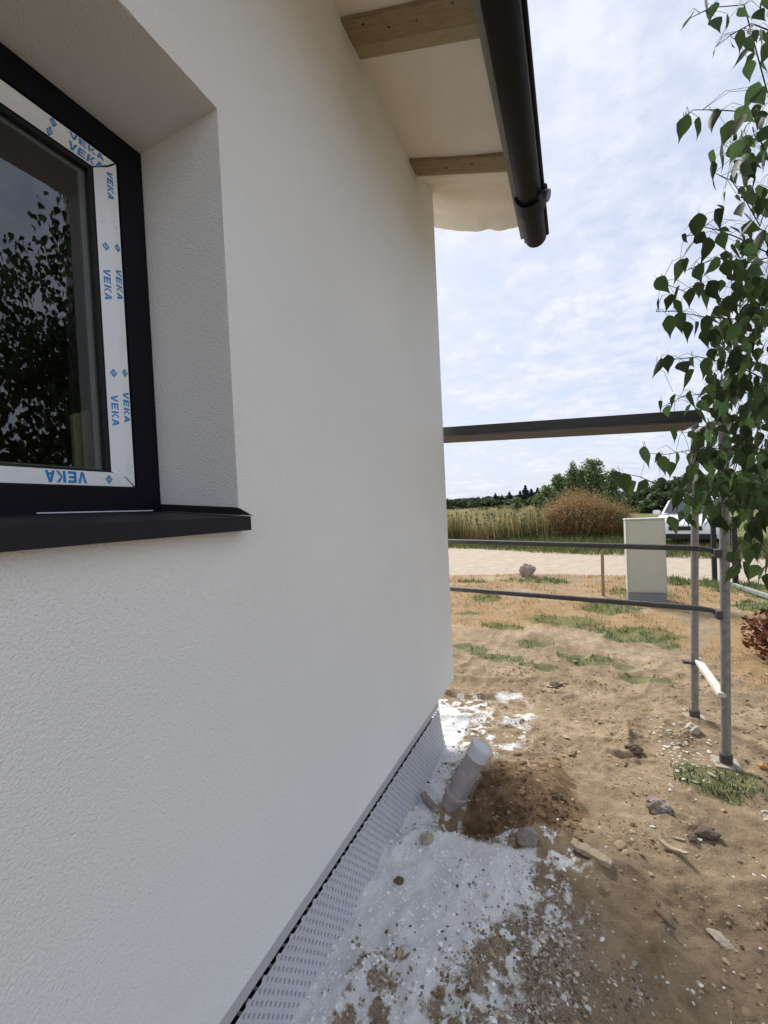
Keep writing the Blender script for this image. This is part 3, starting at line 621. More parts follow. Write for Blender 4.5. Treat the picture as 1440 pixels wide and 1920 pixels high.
for par, y_, z_ in ((fv, .745, 1.985), (fv, .740, 1.65), (fv, .72, 1.63), (fv, .742, 2.30), (fv, .712, 2.30), (fb, .57, 1.612)):
    mb = MB()
    for a, c in ((-.004, .006), (.003, -.002), (-.002, -.009)): mb.add([(XF+.0005+lift(yy_, zz_, 'right' if par is fv else ''), yy_, zz_) for yy_, zz_ in ((y_+a, z_+c), (y_+a+.005, z_+c), (y_+a+.005, z_+c+.002), (y_+a, z_+c+.002))], [(0, 1, 2, 3)])
    fsub(mb, 'pictogram', M['print_pale'], par)
# windowsill: folded sheet with lip and end cap
s = MB(); XL = -.765
s.prism([(FX+.002, OY0, 1.527), (XL, OY0, 1.5005), (XL, OY0, 1.4645), (XL-.004, OY0, 1.4645), (XL-.004, OY0, 1.497), (FX+.002, OY0, 1.523)], (0, OY1-OY0-.001, 0))
sill = hb(s, 'windowsill', M['sill'], bevel=.0006, seg=1)
s = MB(); s.prism([(WX+.001, OY1-.001, 1.5035), (XL, OY1-.001, 1.5005), (XL, OY1-.001, 1.4645), (WX+.001, OY1-.001, 1.4645)], (0, .006, 0))
ec = s.build('end_cap', M['sill'], None); ec.parent = sill
s = MB(); s.prism([(FX+.003, OY1-.004, 1.528), (XL+.012, OY1-.004, 1.502), (WX+.004, OY1-.004, 1.523), (WX-.01, OY1-.004, 1.526), (FX+.003, OY1-.004, 1.548)], (0, .0035, 0))
uc = s.build('side_upstand', M['black'], None); uc.parent = sill
s = MB(); s.box((FX-.0005, .52, 1.5285), (FX+.004, .80, 1.531)); hb(s, 'sealant_bead', M['film_edge'])

# ------------------------------------------------------------------ waste pipe
pb = np.array([-.655, 2.035, -.075]); pt = np.array([-.462, 2.068, .292]); ax = (pt-pb)/np.linalg.norm(pt-pb); ln = float(np.linalg.norm(pt-pb))
pipe = empty('drain_pipe', tuple(pb), 'grey plastic drain pipe with white cap leaning out of the dug earth', 'pipe')
MB().lathe([(.050, -.05), (.050, ln-.05), (.0495, ln-.045)], pb, ax, 32).build('tube', M['pvc'], pipe, smooth=True)
MB().lathe([(.0515, .085), (.058, .09), (.0595, .10), (.058, .118), (.0515, .122)], pb, ax, 32).build('socket_ring', M['pvc'], pipe, smooth=True)
MB().lathe([(.0515, ln-.075), (.0545, ln-.072), (.0545, ln-.03), (.057, ln-.028), (.057, ln-.012), (.053, ln-.004), (.050, ln-.004), (.048, ln-.009), (.01, ln-.009)], pb, ax, 32).build('end_cap', M['pvc_cap'], pipe, smooth=True)

# ------------------------------------------------------------------ scaffold
NPx, NPy, FPx, FPy = .707, 2.793, .674, 3.294
sc = empty('scaffold', (.7, 3.0, 0), 'galvanised steel scaffold frame with rails and deck at the house corner', 'scaffold')
zn, zf = hz(NPx, NPy), hz(FPx, FPy)
MB().tube([(NPx, NPy, zn+.01), (NPx+.018, NPy, 1.0), (NPx+.036, NPy, 2.065)], .0225, 20).build('pole', M['galv'], sc, smooth=True)
MB().tube([(FPx, FPy, zf+.01), (FPx+.025, FPy, 1.0), (FPx+.052, FPy, 1.975)], .0215, 20).build('pole', M['galv'], sc, smooth=True)
for (x_, y_, z_) in ((NPx, NPy, zn), (FPx, FPy, zf)):
    b_ = MB(); b_.box((x_-.06, y_-.06, z_-.006), (x_+.06, y_+.06, z_+.006)); bo = b_.build('base_plate', M['dusty'], sc, bevel=.003)
    MB().tube([(x_, y_, z_+.006), (x_, y_, z_+.055)], .030, 16).build('base_collar', M['galv_dark'], sc, smooth=True)
d_ = lambda x: (x-.69)
for za, zb_ in ((1.249, 1.202), (.900, .866)):
    s_ = (zb_-za)/(1.524); f_ = lambda x: (x, 2.82-(x-.692)*.0853, zb_+s_*(x-.692))
    r = MB(); r.tube([f_(-3.0), f_(-1.2), f_(-.2), f_(.60)], .0165, 16); r.tube([f_(.60), (np.array(f_(.672))+(0, 0, -.006)), (np.array(f_(.702))+(0, -.012, -.03))], [.0165, .013, .010], 12)
    r.build('guard_rail', M['galv_dark'], sc, smooth=True)
    cp = MB(); c0 = f_(.694); cp.box((c0[0]-.012, 2.775, c0[2]-.045), (c0[0]+.03, 2.835, c0[2]+.0)); cp.build('wedge_coupler', M['galv_dark'], sc, bevel=.003)
dk = MB(); f0 = lambda x, dz=0, y=2.84: (x, y, 2.004-(x+.817)*.0585+dz)
dk.add([f0(-3.0), f0(.66), f0(.66, 0, 3.23), f0(-3.0, .0, 3.23), f0(-3.0, .058), f0(.66, .058), f0(.66, .058, 3.23), f0(-3.0, .058, 3.23)], [(0,3,2,1),(4,5,6,7),(0,1,5,4),(1,2,6,5),(2,3,7,6),(3,0,4,7)])
dk.build('deck', M['deck'], sc, bevel=.004)
ds = MB(); ds.add([f0(-3.0, -.012, 2.838), f0(.66, -.012, 2.838), f0(.66, -.012, 2.875), f0(-3, -.012, 2.875), f0(-3.0, .001, 2.838), f0(.66, .001, 2.838), f0(.66, .001, 2.875), f0(-3, .001, 2.875)], [(0,3,2,1),(4,5,6,7),(0,1,5,4),(1,2,6,5),(2,3,7,6),(3,0,4,7)])
ds.build('deck_flange', M['galv_dark'], sc)
b_ = MB(); b_.tube([(.725, 2.793, 1.90), (.729, 3.294, 1.90)], .020, 12); b_.build('transom', M['galv'], sc, smooth=True)
b_ = MB(); b_.obox((.697, 3.04, .415), (.003, .27, .006), (.02, 0, 0), (0, 0, .012)); b_.build('cross_bar', M['paint_bar'], sc, bevel=.002)
b_ = MB(); b_.obox((.66, 3.285, .405), (.045, 0, 0), (0, .02, 0), (0, 0, .008)); b_.build('wedge_pin', M['galv_dark'], sc)

# ------------------------------------------------------------------ electricity cabinet
ce = empty('utility_cabinet', (.91, 6.95, 0), 'cream utility cabinet on a grey base behind the scaffold rails', 'cabinet')
cz = hz(.9, 6.93)
cv = lambda x, y, z: (x, y+.09*(x-.68), z)
def cbox(x0, x1, y0, y1, z0, z1):
    mb = MB(); mb.add([cv(x0,y0,z0),cv(x1,y0,z0),cv(x1,y1,z0),cv(x0,y1,z0),cv(x0,y0,z1),cv(x1,y0,z1),cv(x1,y1,z1),cv(x0,y1,z1)], [(0,3,2,1),(4,5,6,7),(0,1,5,4),(1,2,6,5),(2,3,7,6),(3,0,4,7)]); return mb
cbox(.668, 1.150, 6.93, 7.17, cz-.1, .135).build('base', M['cab_base'], ce, bevel=.006)
cbox(.662, 1.156, 6.92, 7.18, .137, 1.185).build('body', M['cab'], ce, bevel=.008)
cbox(.690, 1.128, 6.914, 6.92, .165, 1.160).build('door', M['cab'], ce, bevel=.002)
cbox(.654, 1.164, 6.910, 7.19, 1.186, 1.207).build('lid', M['cab'], ce, bevel=.005)

# stake, posts, kerb, rock
st = MB(); st.obox((.362, 7.24, .33), (.022, 0, 0), (0, .016, 0), (.004, 0, .385)); o = st.build('wooden_stake', M['stake'], None, bevel=.004); tag(o, 'thin weathered wooden stake standing left of the cream cabinet', 'stake')
for (x_, y_, z_), lab in (((2.203, 9.03, 1.03), 'shorter dark post seen just right of the far scaffold pole'), ((2.38, 8.62, 1.10), 'dark post right of the near scaffold pole beside the road')):
    e_ = empty('fence_post', (x_, y_, 0), lab, 'post', 'dark posts by the road')
    MB().box((x_-.034, y_-.034, hz(x_, y_)-.1), (x_+.034, y_+.034, z_)).build('shaft', M['post'], e_, bevel=.004)
    MB().box((x_-.040, y_-.040, z_), (x_+.040, y_+.040, z_+.02)).build('cap', M['post'], e_, bevel=.006)
for (x_, y_, lab) in ((1.45, 20.6, 'thin dark field post nearest the cream cabinet beside the brown weeds'), (1.05, 21.5, 'thin dark field post half hidden by the brown weeds')):
    e_ = MB(); e_.box((x_-.06, y_-.06, -.1), (x_+.06, y_+.06, 1.05)); o = e_.build('field_post', M['post'], None); tag(o, lab, 'post', 'field posts beside the weeds')
k_ = MB(); A = np.array([2.30, 8.45, .02]); B = np.array([2.62, 6.6, .02]); dd = (B-A)/2; k_.obox((A+B)/2, dd, (.035, .01, 0), (0, 0, .03)); o = k_.build('kerb_stone', M['kerb'], None, bevel=.01); tag(o, 'pale concrete edging strip along the green lawn at right', 'kerb')

def rock_mesh(name, r, mat, seed, sub=4, rough=.40, flat=1.0):
    bm = bmesh.new(); bmesh.ops.create_icosphere(bm, subdivisions=sub, radius=1); rs = np.random.default_rng(seed)
    D = rs.normal(0, 1, (7, 3)); D /= np.linalg.norm(D, axis=1)[:, None]; cut = rs.uniform(.62, .9, 7)
    for v in bm.verts:
        p_ = np.array(v.co); 
        for d__, c_ in zip(D, cut):
            e__ = p_@d__-c_
            if e__ > 0: p_ = p_-d__*e__*.9
        p_ = p_*(1+rough*((float(vnoise(np.array([p_[0]*2.3+seed]), np.array([p_[1]*2.3+p_[2]*1.7]))[0])-.5)*.9+(float(vnoise(np.array([p_[0]*6.3+seed+p_[2]*3]), np.array([p_[1]*6.3+p_[2]*4.7]))[0])-.5)*.55))
        v.co = (p_[0]*r[0], p_[1]*r[1], p_[2]*r[2])
    me = bpy.data.meshes.new(name); bm.to_mesh(me); bm.free(); me.polygons.foreach_set('use_smooth', [True]*len(me.polygons)); me.materials.append(mat); 
    if hasattr(me, 'set_sharp_from_angle'): me.set_sharp_from_angle(angle=math.radians(32))
    return me
def rock(name, x, y, r, mat, seed, label, cat, rot=0, sink=.75, tilt=0):
    o = bpy.data.objects.new(name, rock_mesh(name, r, mat, seed)); link(o); o.location = (x, y, hz(x, y)+r[2]*(1-sink)-r[2]*.0); o.rotation_euler = (tilt, 0, rot); return tag(o, label, cat)
rock('boulder', -.93, 8.90, (.15, .13, .15), M['granite'], 21, 'rounded pinkish boulder lying between green grass and the dirt road', 'rock', .4, .25)
rock('stone', -.235, 1.845, (.055, .05, .04), M['stone'], 5, 'brown broken stone at the right edge of the white powder', 'stone', .8)
rock('stone', .31, 2.255, (.050, .042, .035), M['stone'], 9, 'grey-brown stone sunk in a small hollow in the bare soil', 'stone', .3, .5)
rock('stone', .62, 3.10, (.05, .04, .045), M['stone_pale'], 12, 'rounded pale stone lying between the two scaffold pole feet', 'stone', 1.2)
rock('stone', .78, 2.42, (.05, .035, .022), M['stone_pale'], 14, 'flat pale stone in front of the near scaffold pole', 'stone', .5)
rock('stone', .86, 2.78, (.022, .02, .018), simple('ochre_stone', (.50, .30, .10), .8, noise=.2), 15, 'small ochre-yellow stone right of the near scaffold pole foot', 'stone', .5)
rock('stone', .40, 1.70, (.040, .024, .012), M['stone_pale'], 18, 'flat pale slab-like stone pressed into the soil at lower right', 'stone', 2.3)
rock('earth_clod', .47, 2.20, (.060, .035, .028), M['stone_dark'], 31, 'dark earth clod right of the sunken stone', 'clod', .2)
rock('earth_clod', .415, 2.13, (.028, .022, .018), M['stone_dark'], 33, 'smaller dark clod between sunken stone and larger clod', 'clod', .9)
rock('earth_clod', .60, 1.80, (.06, .045, .03), M['stone_dark'], 35, 'dark clod at the right edge of the frame below the pole', 'clod', 1.9)
rock('earth_clod', -.185, 3.62, (.065, .04, .03), M['stone_dark'], 37, 'lone dark clod on the pale sand beyond the pipe', 'clod', .1)
rock('earth_clod', .265, 2.755, (.045, .035, .028), M['stone_dark'], 39, 'dark clod on bare sand midway between pipe and scaffold', 'clod', .1)
rock('earth_clod', -.66, 1.74, (.035, .028, .02), M['stone_pale'], 41, 'dusty lump on the powder in front of the pipe', 'clod', .6)
rock('earth_clod', -.70, 1.50, (.02, .016, .014), M['stone_dark'], 43, 'small brown lump on the white powder beside the dimpled foil', 'clod', .6)
def chip(name, x, y, ln_, wd, th, rot, mat, label, seed, curl=0):
    rs = np.random.default_rng(seed); n = 12; V = []; F_ = []
    for k in range(n):
        s_ = k/(n-1)*2-1; wd_ = wd*(1-.25*abs(s_)**3)*(1+rs.uniform(-.12, .12)); zc = curl*s_*s_*ln_; yc = curl*.8*math.sin(s_*2.2)*ln_
        for a, c in ((-1, -1), (1, -1), (1, 1), (-1, 1)): V.append((s_*ln_/2, yc+a*wd_/2+rs.uniform(-1, 1)*wd*.04, zc+(c*.5+.5)*th*(1+rs.uniform(-.2, .2))))
    for k in range(n-1):
        for q in range(4): F_.append((k*4+q, k*4+(q+1) % 4, (k+1)*4+(q+1) % 4, (k+1)*4+q))
    F_ += [(0, 1, 2, 3), tuple((n-1)*4+q for q in (3, 2, 1, 0))]
    o = MB().add(V, F_).build(name, mat, None, bevel=.0008, seg=1); o.location = (x, y, hz(x, y)+.002); o.rotation_euler = (random.uniform(-.1, .1), random.uniform(-.05, .05), rot); return tag(o, label, 'wood scrap')
chip('wood_offcut', .012, 1.855, .155, .045, .020, -.35, M['wood_chip'], 'pale broken wood offcut lying on bare soil right of the powder', 51)
chip('bark_strip', .325, 2.02, .105, .022, .010, -.75, M['wood_chip'], 'curled pale bark strip on the soil below the sunken stone', 52, .14)
chip('wood_splinter', .36, 2.10, .045, .009, .005, .0, M['wood_chip'], 'short pale splinter just above the curled bark strip', 53)
chip('wood_splinter', -.195, 3.60, .13, .03, .012, -.1, M['wood_chip'], 'flat pale splinter beside the lone dark clod', 54)
chip('twig', .235, 1.665, .075, .008, .006, -.75, M['stone_dark'], 'short dark twig on the bare soil in the lower right', 55)
chip('bark_fragment', -.735, 1.985, .12, .035, .02, -.9, M['stone'], 'brown fibrous bark fragment between the foil and the drain pipe', 56, .1)

# ------------------------------------------------------------------ scattered grains (joined, uncountable)
ICO_V, ICO_F = None, None
bm = bmesh.new(); bmesh.ops.create_icosphere(bm, subdivisions=1, radius=1); ICO_V = np.array([v.co[:] for v in bm.verts]); ICO_F = np.array([[v.index for v in f.verts] for f in bm.faces]); bm.free()
OCT_V = np.array([(1,0,0),(-1,0,0),(0,1,0),(0,-1,0),(0,0,1),(0,0,-1)], float); OCT_F = np.array([(0,2,4),(2,1,4),(1,3,4),(3,0,4),(2,0,5),(1,2,5),(3,1,5),(0,3,5)])
def grains(name, x, y, size, cols, label, cat, flat=.6, base=(ICO_V, ICO_F), sink=.25, elong=1.0):
    n = len(x); bv, bf = base; k = len(bv); z = height(x, y)
    a = RNG.uniform(0, 2*math.pi, n); sx = size*RNG.uniform(.7, 1.3, n)*elong; sy = size*RNG.uniform(.6, 1.1, n); sz = size*RNG.uniform(.35, .9, n)*flat
    V = bv[None]*(1+RNG.uniform(-.25, .25, (n, k, 1))); X = V[..., 0]*sx[:, None]; Y = V[..., 1]*sy[:, None]; Z = V[..., 2]*sz[:, None]
    tl = RNG.uniform(-.4, .4, n)[:, None]; Z2 = Z*np.cos(tl)+X*np.sin(tl); X2 = X*np.cos(tl)-Z*np.sin(tl)
    ca_, sa_ = np.cos(a)[:, None], np.sin(a)[:, None]
    P = np.stack([X2*ca_-Y*sa_+x[:, None], X2*sa_+Y*ca_+y[:, None], Z2+(z+sz*(1-2*sink)*.5)[:, None]], -1).reshape(-1, 3)
    Fc = (bf[None]+(np.arange(n)*k)[:, None, None]).reshape(-1, 3)
    o = nobj(name, P, Fc, M['grain'], None, False, np.repeat(cols, k, 0)); return tag(o, label, cat, None, 'stuff')
def scatter(n, x0, x1, y0, y1, prob):
    x = RNG.uniform(x0, x1, n); y = y0+(y1-y0)*RNG.random(n)**1.15; p_ = prob(x, y); k = RNG.random(n) < p_; return x[k], y[k]
def tint(n, a, b_, v=.15):
    f_ = RNG.random((n, 1)); return np.clip((np.array(a)*(1-f_)+np.array(b_)*f_)*(1+RNG.normal(0, v, (n, 1))), 0, 1)
def g1(x, y):
    m = masks(x, y); return np.clip(m['gravel']*(1-.95*m['powder'])*(.15+.85*sstep(.40, .58, fbm(x*7+2, y*7, 4))), 0, 1)
x, y = scatter(26000, -.9, .35, .85, 1.75, g1); s_ = np.abs(RNG.normal(.0038, .0018, len(x)))+.0016
c = tint(len(x), (.13, .095, .06), (.52, .455, .37), .22); grains('gravel', x, y, s_, c, 'loose grey-brown gravel at the lower edge beside the white powder', 'gravel')
x, y = scatter(26000, -1, 1.5, .85, 4.4, lambda x, y: (.10+.55*sstep(.48, .62, fbm(x*4, y*4, 3)))*(1-.96*masks(x, y)['powder'])); s_ = np.abs(RNG.normal(0, .0042, len(x)))+.0016+.012*(RNG.random(len(x)) < .012)+.022*(RNG.random(len(x)) < .03*sstep(.5, .6, fbm(x*2.3+7, y*2.3, 3)))*RNG.random(len(x))
c = tint(len(x), (.14, .10, .06), (.40, .30, .19), .15); grains('soil_crumbs', x, y, s_, c, 'brown soil crumbs scattered over the bare ground', 'soil crumbs')
x, y = scatter(12000, -1, -.05, .85, 3.2, lambda x, y: masks(x, y)['powder']*.5); s_ = np.abs(RNG.normal(0, .0035, len(x)))+.0012
c = tint(len(x), (.76, .765, .77), (.88, .88, .88), .03); grains('powder_lumps', x, y, s_, c, 'white powder lumps along the foot of the house', 'powder')
x, y = scatter(2600, -.95, -.1, .85, 2.6, lambda x, y: masks(x, y)['powder']*.5*sstep(.45, .62, fbm(x*8, y*8, 3))); s_ = np.abs(RNG.normal(0, .0026, len(x)))+.001
c = tint(len(x), (.07, .05, .035), (.24, .19, .14), .1); grains('dark_crumbs', x, y, s_, c, 'dark crumbs of soil lying on the white powder', 'soil crumbs')
x, y = scatter(1900, -.15, 1.2, .85, 2.2, lambda x, y: .10+.55*sstep(1.75, 1.1, y)); s_ = np.abs(RNG.normal(0, .0035, len(x)))+.0016
c = tint(len(x), (.46, .45, .41), (.74, .74, .71), .1); grains('white_chips', x, y, s_, c, 'white chips sprinkled on the soil at the lower right', 'chips', .6, (ICO_V, ICO_F), .3, 1.3)
x, y = scatter(1500, .35, 1.0, 2.4, 3.6, lambda x, y: np.exp(-(((x-.50)/.16)**2+((y-2.85)/.28)**2))); s_ = np.abs(RNG.normal(0, .006, len(x)))+.002
c = tint(len(x), (.38, .34, .27), (.64, .61, .54), .1); grains('mortar_crumbs', x, y, s_, c, 'pale mortar crumbs around the scaffold pole feet', 'mortar crumbs', .5)
x, y = scatter(5000, -.62, 0.02, 1.8, 2.6, lambda x, y: masks(x, y)['dug']*.5*sstep(.4, .6, fbm(x*9, y*9, 3))); s_ = np.abs(RNG.normal(0, .0048, len(x)))+.0015+.009*(RNG.random(len(x)) < .03)
c = tint(len(x), (.065, .038, .02), (.20, .125, .068), .12); grains('loose_earth', x, y, s_, c, 'loose dark brown earth dug up beside the drain pipe', 'earth')

# ------------------------------------------------------------------ grass and weeds
def blades(name, x, y, h, wd, cols, label, cat, lean=.5, kinks=2, mat='blade', tipdark=None):
    n = len(x); z = height(x, y)-.01; a = RNG.uniform(0, 2*math.pi, n); l = np.abs(RNG.normal(0, lean, n))*h; f_ = a+RNG.uniform(-1.2, 1.2, n)+math.pi/2
    dx_, dy_ = np.cos(a)*l, np.sin(a)*l; wx, wy = np.cos(f_)*wd, np.sin(f_)*wd; droop = h*np.clip(1-.35*(l/h)**2, .25, 1)
    P = np.zeros((n, 5, 3))
    for k, (tt, ww) in enumerate(((0, 1), (0, -1), (.55, .75), (.55, -.75), (1, 0))):
        P[:, k, 0] = x+dx_*tt**1.6+wx*ww; P[:, k, 1] = y+dy_*tt**1.6+wy*ww; P[:, k, 2] = z+droop*tt
    o_ = (np.arange(n)*5)[:, None]; Q = o_+np.array([[0, 1, 3, 2]]); T = o_+np.array([[2, 3, 4]])
    o = nobj(name, P.reshape(-1, 3), [Q, T], M[mat], None, False, np.repeat(cols, 5, 0)); return tag(o, label, cat, None, 'stuff')
x, y = scatter(130000, -2.2, 3.2, 2.2, 9.6, lambda x, y: masks(x, y)['green']**1.5*.8*sstep(.38, .56, fbm(x*9, y*9, 3)))
h = (np.abs(RNG.normal(.027, .016, len(x)))+.01)*(.5+fbm(x*6+3, y*6, 2)); h = h*(1+.8*sstep(7.5, 8.5, y)); c = tint(len(x), (.05, .09, .025), (.17, .25, .08), .25)
blades('green_grass', x, y, h, .0026+.0009*(y-3).clip(0, 6)*.5, c, 'patches of short green grass on the sandy ground', 'grass', .6)
x, y = scatter(85000, -2.4, 3.4, 2.6, 9.5, lambda x, y: masks(x, y)['dry']**1.2*.6*sstep(.36, .54, fbm(x*5+4, y*5, 3)))
h = np.abs(RNG.normal(.032, .02, len(x)))+.01; c = tint(len(x), (.22, .135, .06), (.47, .35, .20), .2)*(.65+.7*fbm(x*3.1, y*3.1, 3))[:, None]
blades('dry_grass', x, y, h, .0022+.0008*(y-3).clip(0, 6)*.5, c, 'dry straw-coloured grass in front of the dirt road', 'grass', 1.1)
x, y = scatter(2600, .2, 1.25, 2.4, 2.85, lambda x, y: sstep(-.1, .3, ell(x, y, [(.62, 2.60, .24, .14), (.95, 2.52, .22, .10)])))
c = tint(len(x), (.025, .035, .015), (.10, .12, .06), .2); blades('low_weeds', x, y, np.abs(RNG.normal(.016, .012, len(x)))+.006, .004, c, 'dark green flattened weeds in front of the near scaffold pole', 'weeds', 1.3)
# verge and tall weeds beyond the road
def rfar(x): return road_edges(x)[1]
x = RNG.uniform(-9, 7, 26000); y = rfar(x)+RNG.uniform(-.15, 3.2, len(x)); k = RNG.random(len(x)) < .85; x, y = x[k], y[k]
h = np.abs(RNG.normal(.12, .06, len(x)))+.03+.12*sstep(1.5, 3.2, y-rfar(x)); c = tint(len(x), (.05, .09, .022), (.20, .21, .08), .2)
blades('verge_grass', x, y, h, .010, c, 'green verge along the far side of the dirt road', 'grass', .6)
x = RNG.uniform(-13, 1.4, 34000); y = 17.2+RNG.random(len(x))**1.8*24+.15*np.maximum(-x, 0)*0; x = x*(1+(y-17)*.02)
h = (np.abs(RNG.normal(.72, .22, len(x)))+.15)*(.75+.5*fbm(x*.5, y*.5, 2)); mixv = fbm(x*.6+9, y*.35, 3)[:, None]
c = np.where(mixv+RNG.normal(0, .12, (len(x), 1)) > .46, tint(len(x), (.40, .29, .13), (.60, .49, .28), .15), tint(len(x), (.14, .16, .055), (.33, .29, .12), .2))
blades('tall_grass', x, y, h, .016+.0009*(y-16), c, 'tall straw-coloured grass of the meadow beyond the road', 'meadow grass', .25)
x = RNG.uniform(-60, 3, 22000); y = 40+RNG.random(len(x))*70; h = np.abs(RNG.normal(.65, .2, len(x)))+.1; c = tint(len(x), (.36, .27, .12), (.58, .49, .29), .12)
blades('meadow', x, y, h, .07, c, 'far pale meadow stretching to the tree line', 'meadow', .2)
# leafy weed stems in front of the meadow
def leaf_cloud(P, size, cols, elong=1.6, droop=0.0):
    n = len(P); u = RNG.normal(0, 1, (n, 3)); u[:, 2] = u[:, 2]*.7-droop; u /= np.linalg.norm(u, axis=1)[:, None]; v = np.cross(u, RNG.normal(0, 1, (n, 3))); v /= np.linalg.norm(v, axis=1)[:, None]+1e-9
    s = size[:, None] if hasattr(size, '__len__') else size
    V = np.stack([P-u*s*elong*.5, P+v*s*.5, P+u*s*elong*.5, P-v*s*.5], 1); Fq = (np.arange(n)*4)[:, None]+np.arange(4)[None]
    return V.reshape(-1, 3), Fq, np.repeat(cols, 4, 0)
x0 = []; 
for q in range(420):
    wx = RNG.uniform(-6.5, 1.8); wy = 16.9+RNG.random()*2.2-.10*wx; hh = RNG.uniform(.5, 1.25); nn = int(26*hh)+6; tt = RNG.random(nn)
    x0.append(np.stack([wx+RNG.normal(0, .09, nn)*(1.1-tt), wy+RNG.normal(0, .09, nn)*(1.1-tt), tt*hh], 1))
P = np.concatenate(x0); V, Fq, C = leaf_cloud(P, RNG.uniform(.03, .07, len(P)), tint(len(P), (.045, .085, .025), (.20, .22, .085), .2), 2.2)
tag(nobj('leafy_weeds', V, Fq, M['foliage'], None, False, C), 'leafy green weeds along the meadow edge beyond the road', 'weeds', None, 'stuff')

# brown shrub: many fine upright stems with dry seed heads
def dry_bush(name, cx, cy, w_, d_, h_, n, c0, c1, label, cat, green=.25):
    root = empty(name, (cx, cy, 0), label, cat)
    r_ = np.sqrt(RNG.random(n)); a = RNG.uniform(0, 2*math.pi, n); bx = r_*np.cos(a)*w_*.75; by = r_*np.sin(a)*d_*.75
    hh = h_*(1-.45*r_**2)*RNG.uniform(.6, 1.05, n); tx = bx*1.25+RNG.normal(0, .22, n); ty = by*1.25+RNG.normal(0, .2, n); hh = hh*np.where(RNG.random(n) < .12, 1.18, 1)
    P = np.zeros((n, 5, 3)); f_ = RNG.uniform(0, 2*math.pi, n); wd = .007
    for k, (tt, ww) in enumerate(((0, 1), (0, -1), (.5, .8), (.5, -.8), (1, 0))):
        P[:, k, 0] = cx+bx+(tx-bx)*tt**1.5+np.cos(f_)*wd*ww; P[:, k, 1] = cy+by+(ty-by)*tt**1.5+np.sin(f_)*wd*ww; P[:, k, 2] = hh*tt
    o_ = (np.arange(n)*5)[:, None]; cs = tint(n, c0, c1, .2)
    so = nobj('stems', P.reshape(-1, 3), [o_+np.array([[0, 1, 3, 2]]), o_+np.array([[2, 3, 4]])], M['blade'], None, False, np.repeat(cs, 5, 0)); attach(so, root); so['kind'] = 'stuff'
    m_ = 8; tt = RNG.uniform(.45, 1.02, (n, m_)); T = tt[..., None]
    pts = np.stack([cx+bx[:, None]+(tx-bx)[:, None]*tt**1.5, cy+by[:, None]+(ty-by)[:, None]*tt**1.5, hh[:, None]*tt], -1)+RNG.normal(0, .035, (n, m_, 3)); pts = pts.reshape(-1, 3)
    V, Fq, C = leaf_cloud(pts, RNG.uniform(.012, .030, len(pts)), tint(len(pts), c0, c1, .25), 3.0); so = nobj('seed_heads', V, Fq, M['foliage'], None, False, C); attach(so, root); so['kind'] = 'stuff'
    k = int(n*2.2*green); a = RNG.uniform(0, 2*math.pi, k); r_ = np.sqrt(RNG.random(k)); pts = np.stack([cx+r_*np.cos(a)*w_*.9, cy+r_*np.sin(a)*d_*.9, RNG.random(k)**1.4*h_*.6], 1)
    V, Fq, C = leaf_cloud(pts, RNG.uniform(.03, .08, k), tint(k, (.03, .06, .02), (.15, .18, .06), .2), 1.8); so = nobj('leaves', V, Fq, M['foliage'], None, False, C); attach(so, root); so['kind'] = 'stuff'
    return root
dry_bush('dry_shrub', .12, 17.6, 1.40, .8, 2.0, 3000, (.25, .145, .06), (.52, .36, .18), 'big rust-brown dried weed clump beyond the dirt road', 'shrub', .5)
dry_bush('dry_shrub', 1.30, 17.4, .65, .6, 1.55, 900, (.20, .12, .05), (.36, .25, .11), 'duller brown weed clump right of the rust-brown one', 'shrub', .8)
dry_bush('dry_shrub', -2.0, 18.3, .9, .6, 1.15, 700, (.20, .15, .06), (.40, .30, .14), 'low olive-brown weed clump left of the rust-brown one', 'shrub', 1.2)
# small copper-leaved shrub by the scaffold
cs_ = empty('copper_shrub', (1.60, 4.75, 0), 'small copper-red leafy shrub at the right edge below the lawn', 'shrub')
pts = RNG.normal(0, 1, (900, 3)); pts /= np.linalg.norm(pts, axis=1)[:, None]; pts = pts*(RNG.random((900, 1))**.45)*np.array([.30, .28, .24])+np.array([1.62, 4.75, .22]); pts[:, 2] = np.maximum(pts[:, 2], .02)
V, Fq, C = leaf_cloud(pts, RNG.uniform(.022, .042, 900), tint(900, (.07, .022, .010), (.27, .105, .05), .2), 1.7); so = nobj('leaves', V, Fq, M['foliage'], None, False, C); attach(so, cs_); so['kind'] = 'stuff'
tw = MB()
for q in range(14):
    a = q*2.4; tw.tube([(1.60, 4.75, 0), (1.60+.12*math.cos(a), 4.75+.12*math.sin(a), .2), (1.60+.24*math.cos(a), 4.75+.22*math.sin(a), .36)], [.006, .004, .002], 5)
tw.build('stems', M['twig'], cs_)

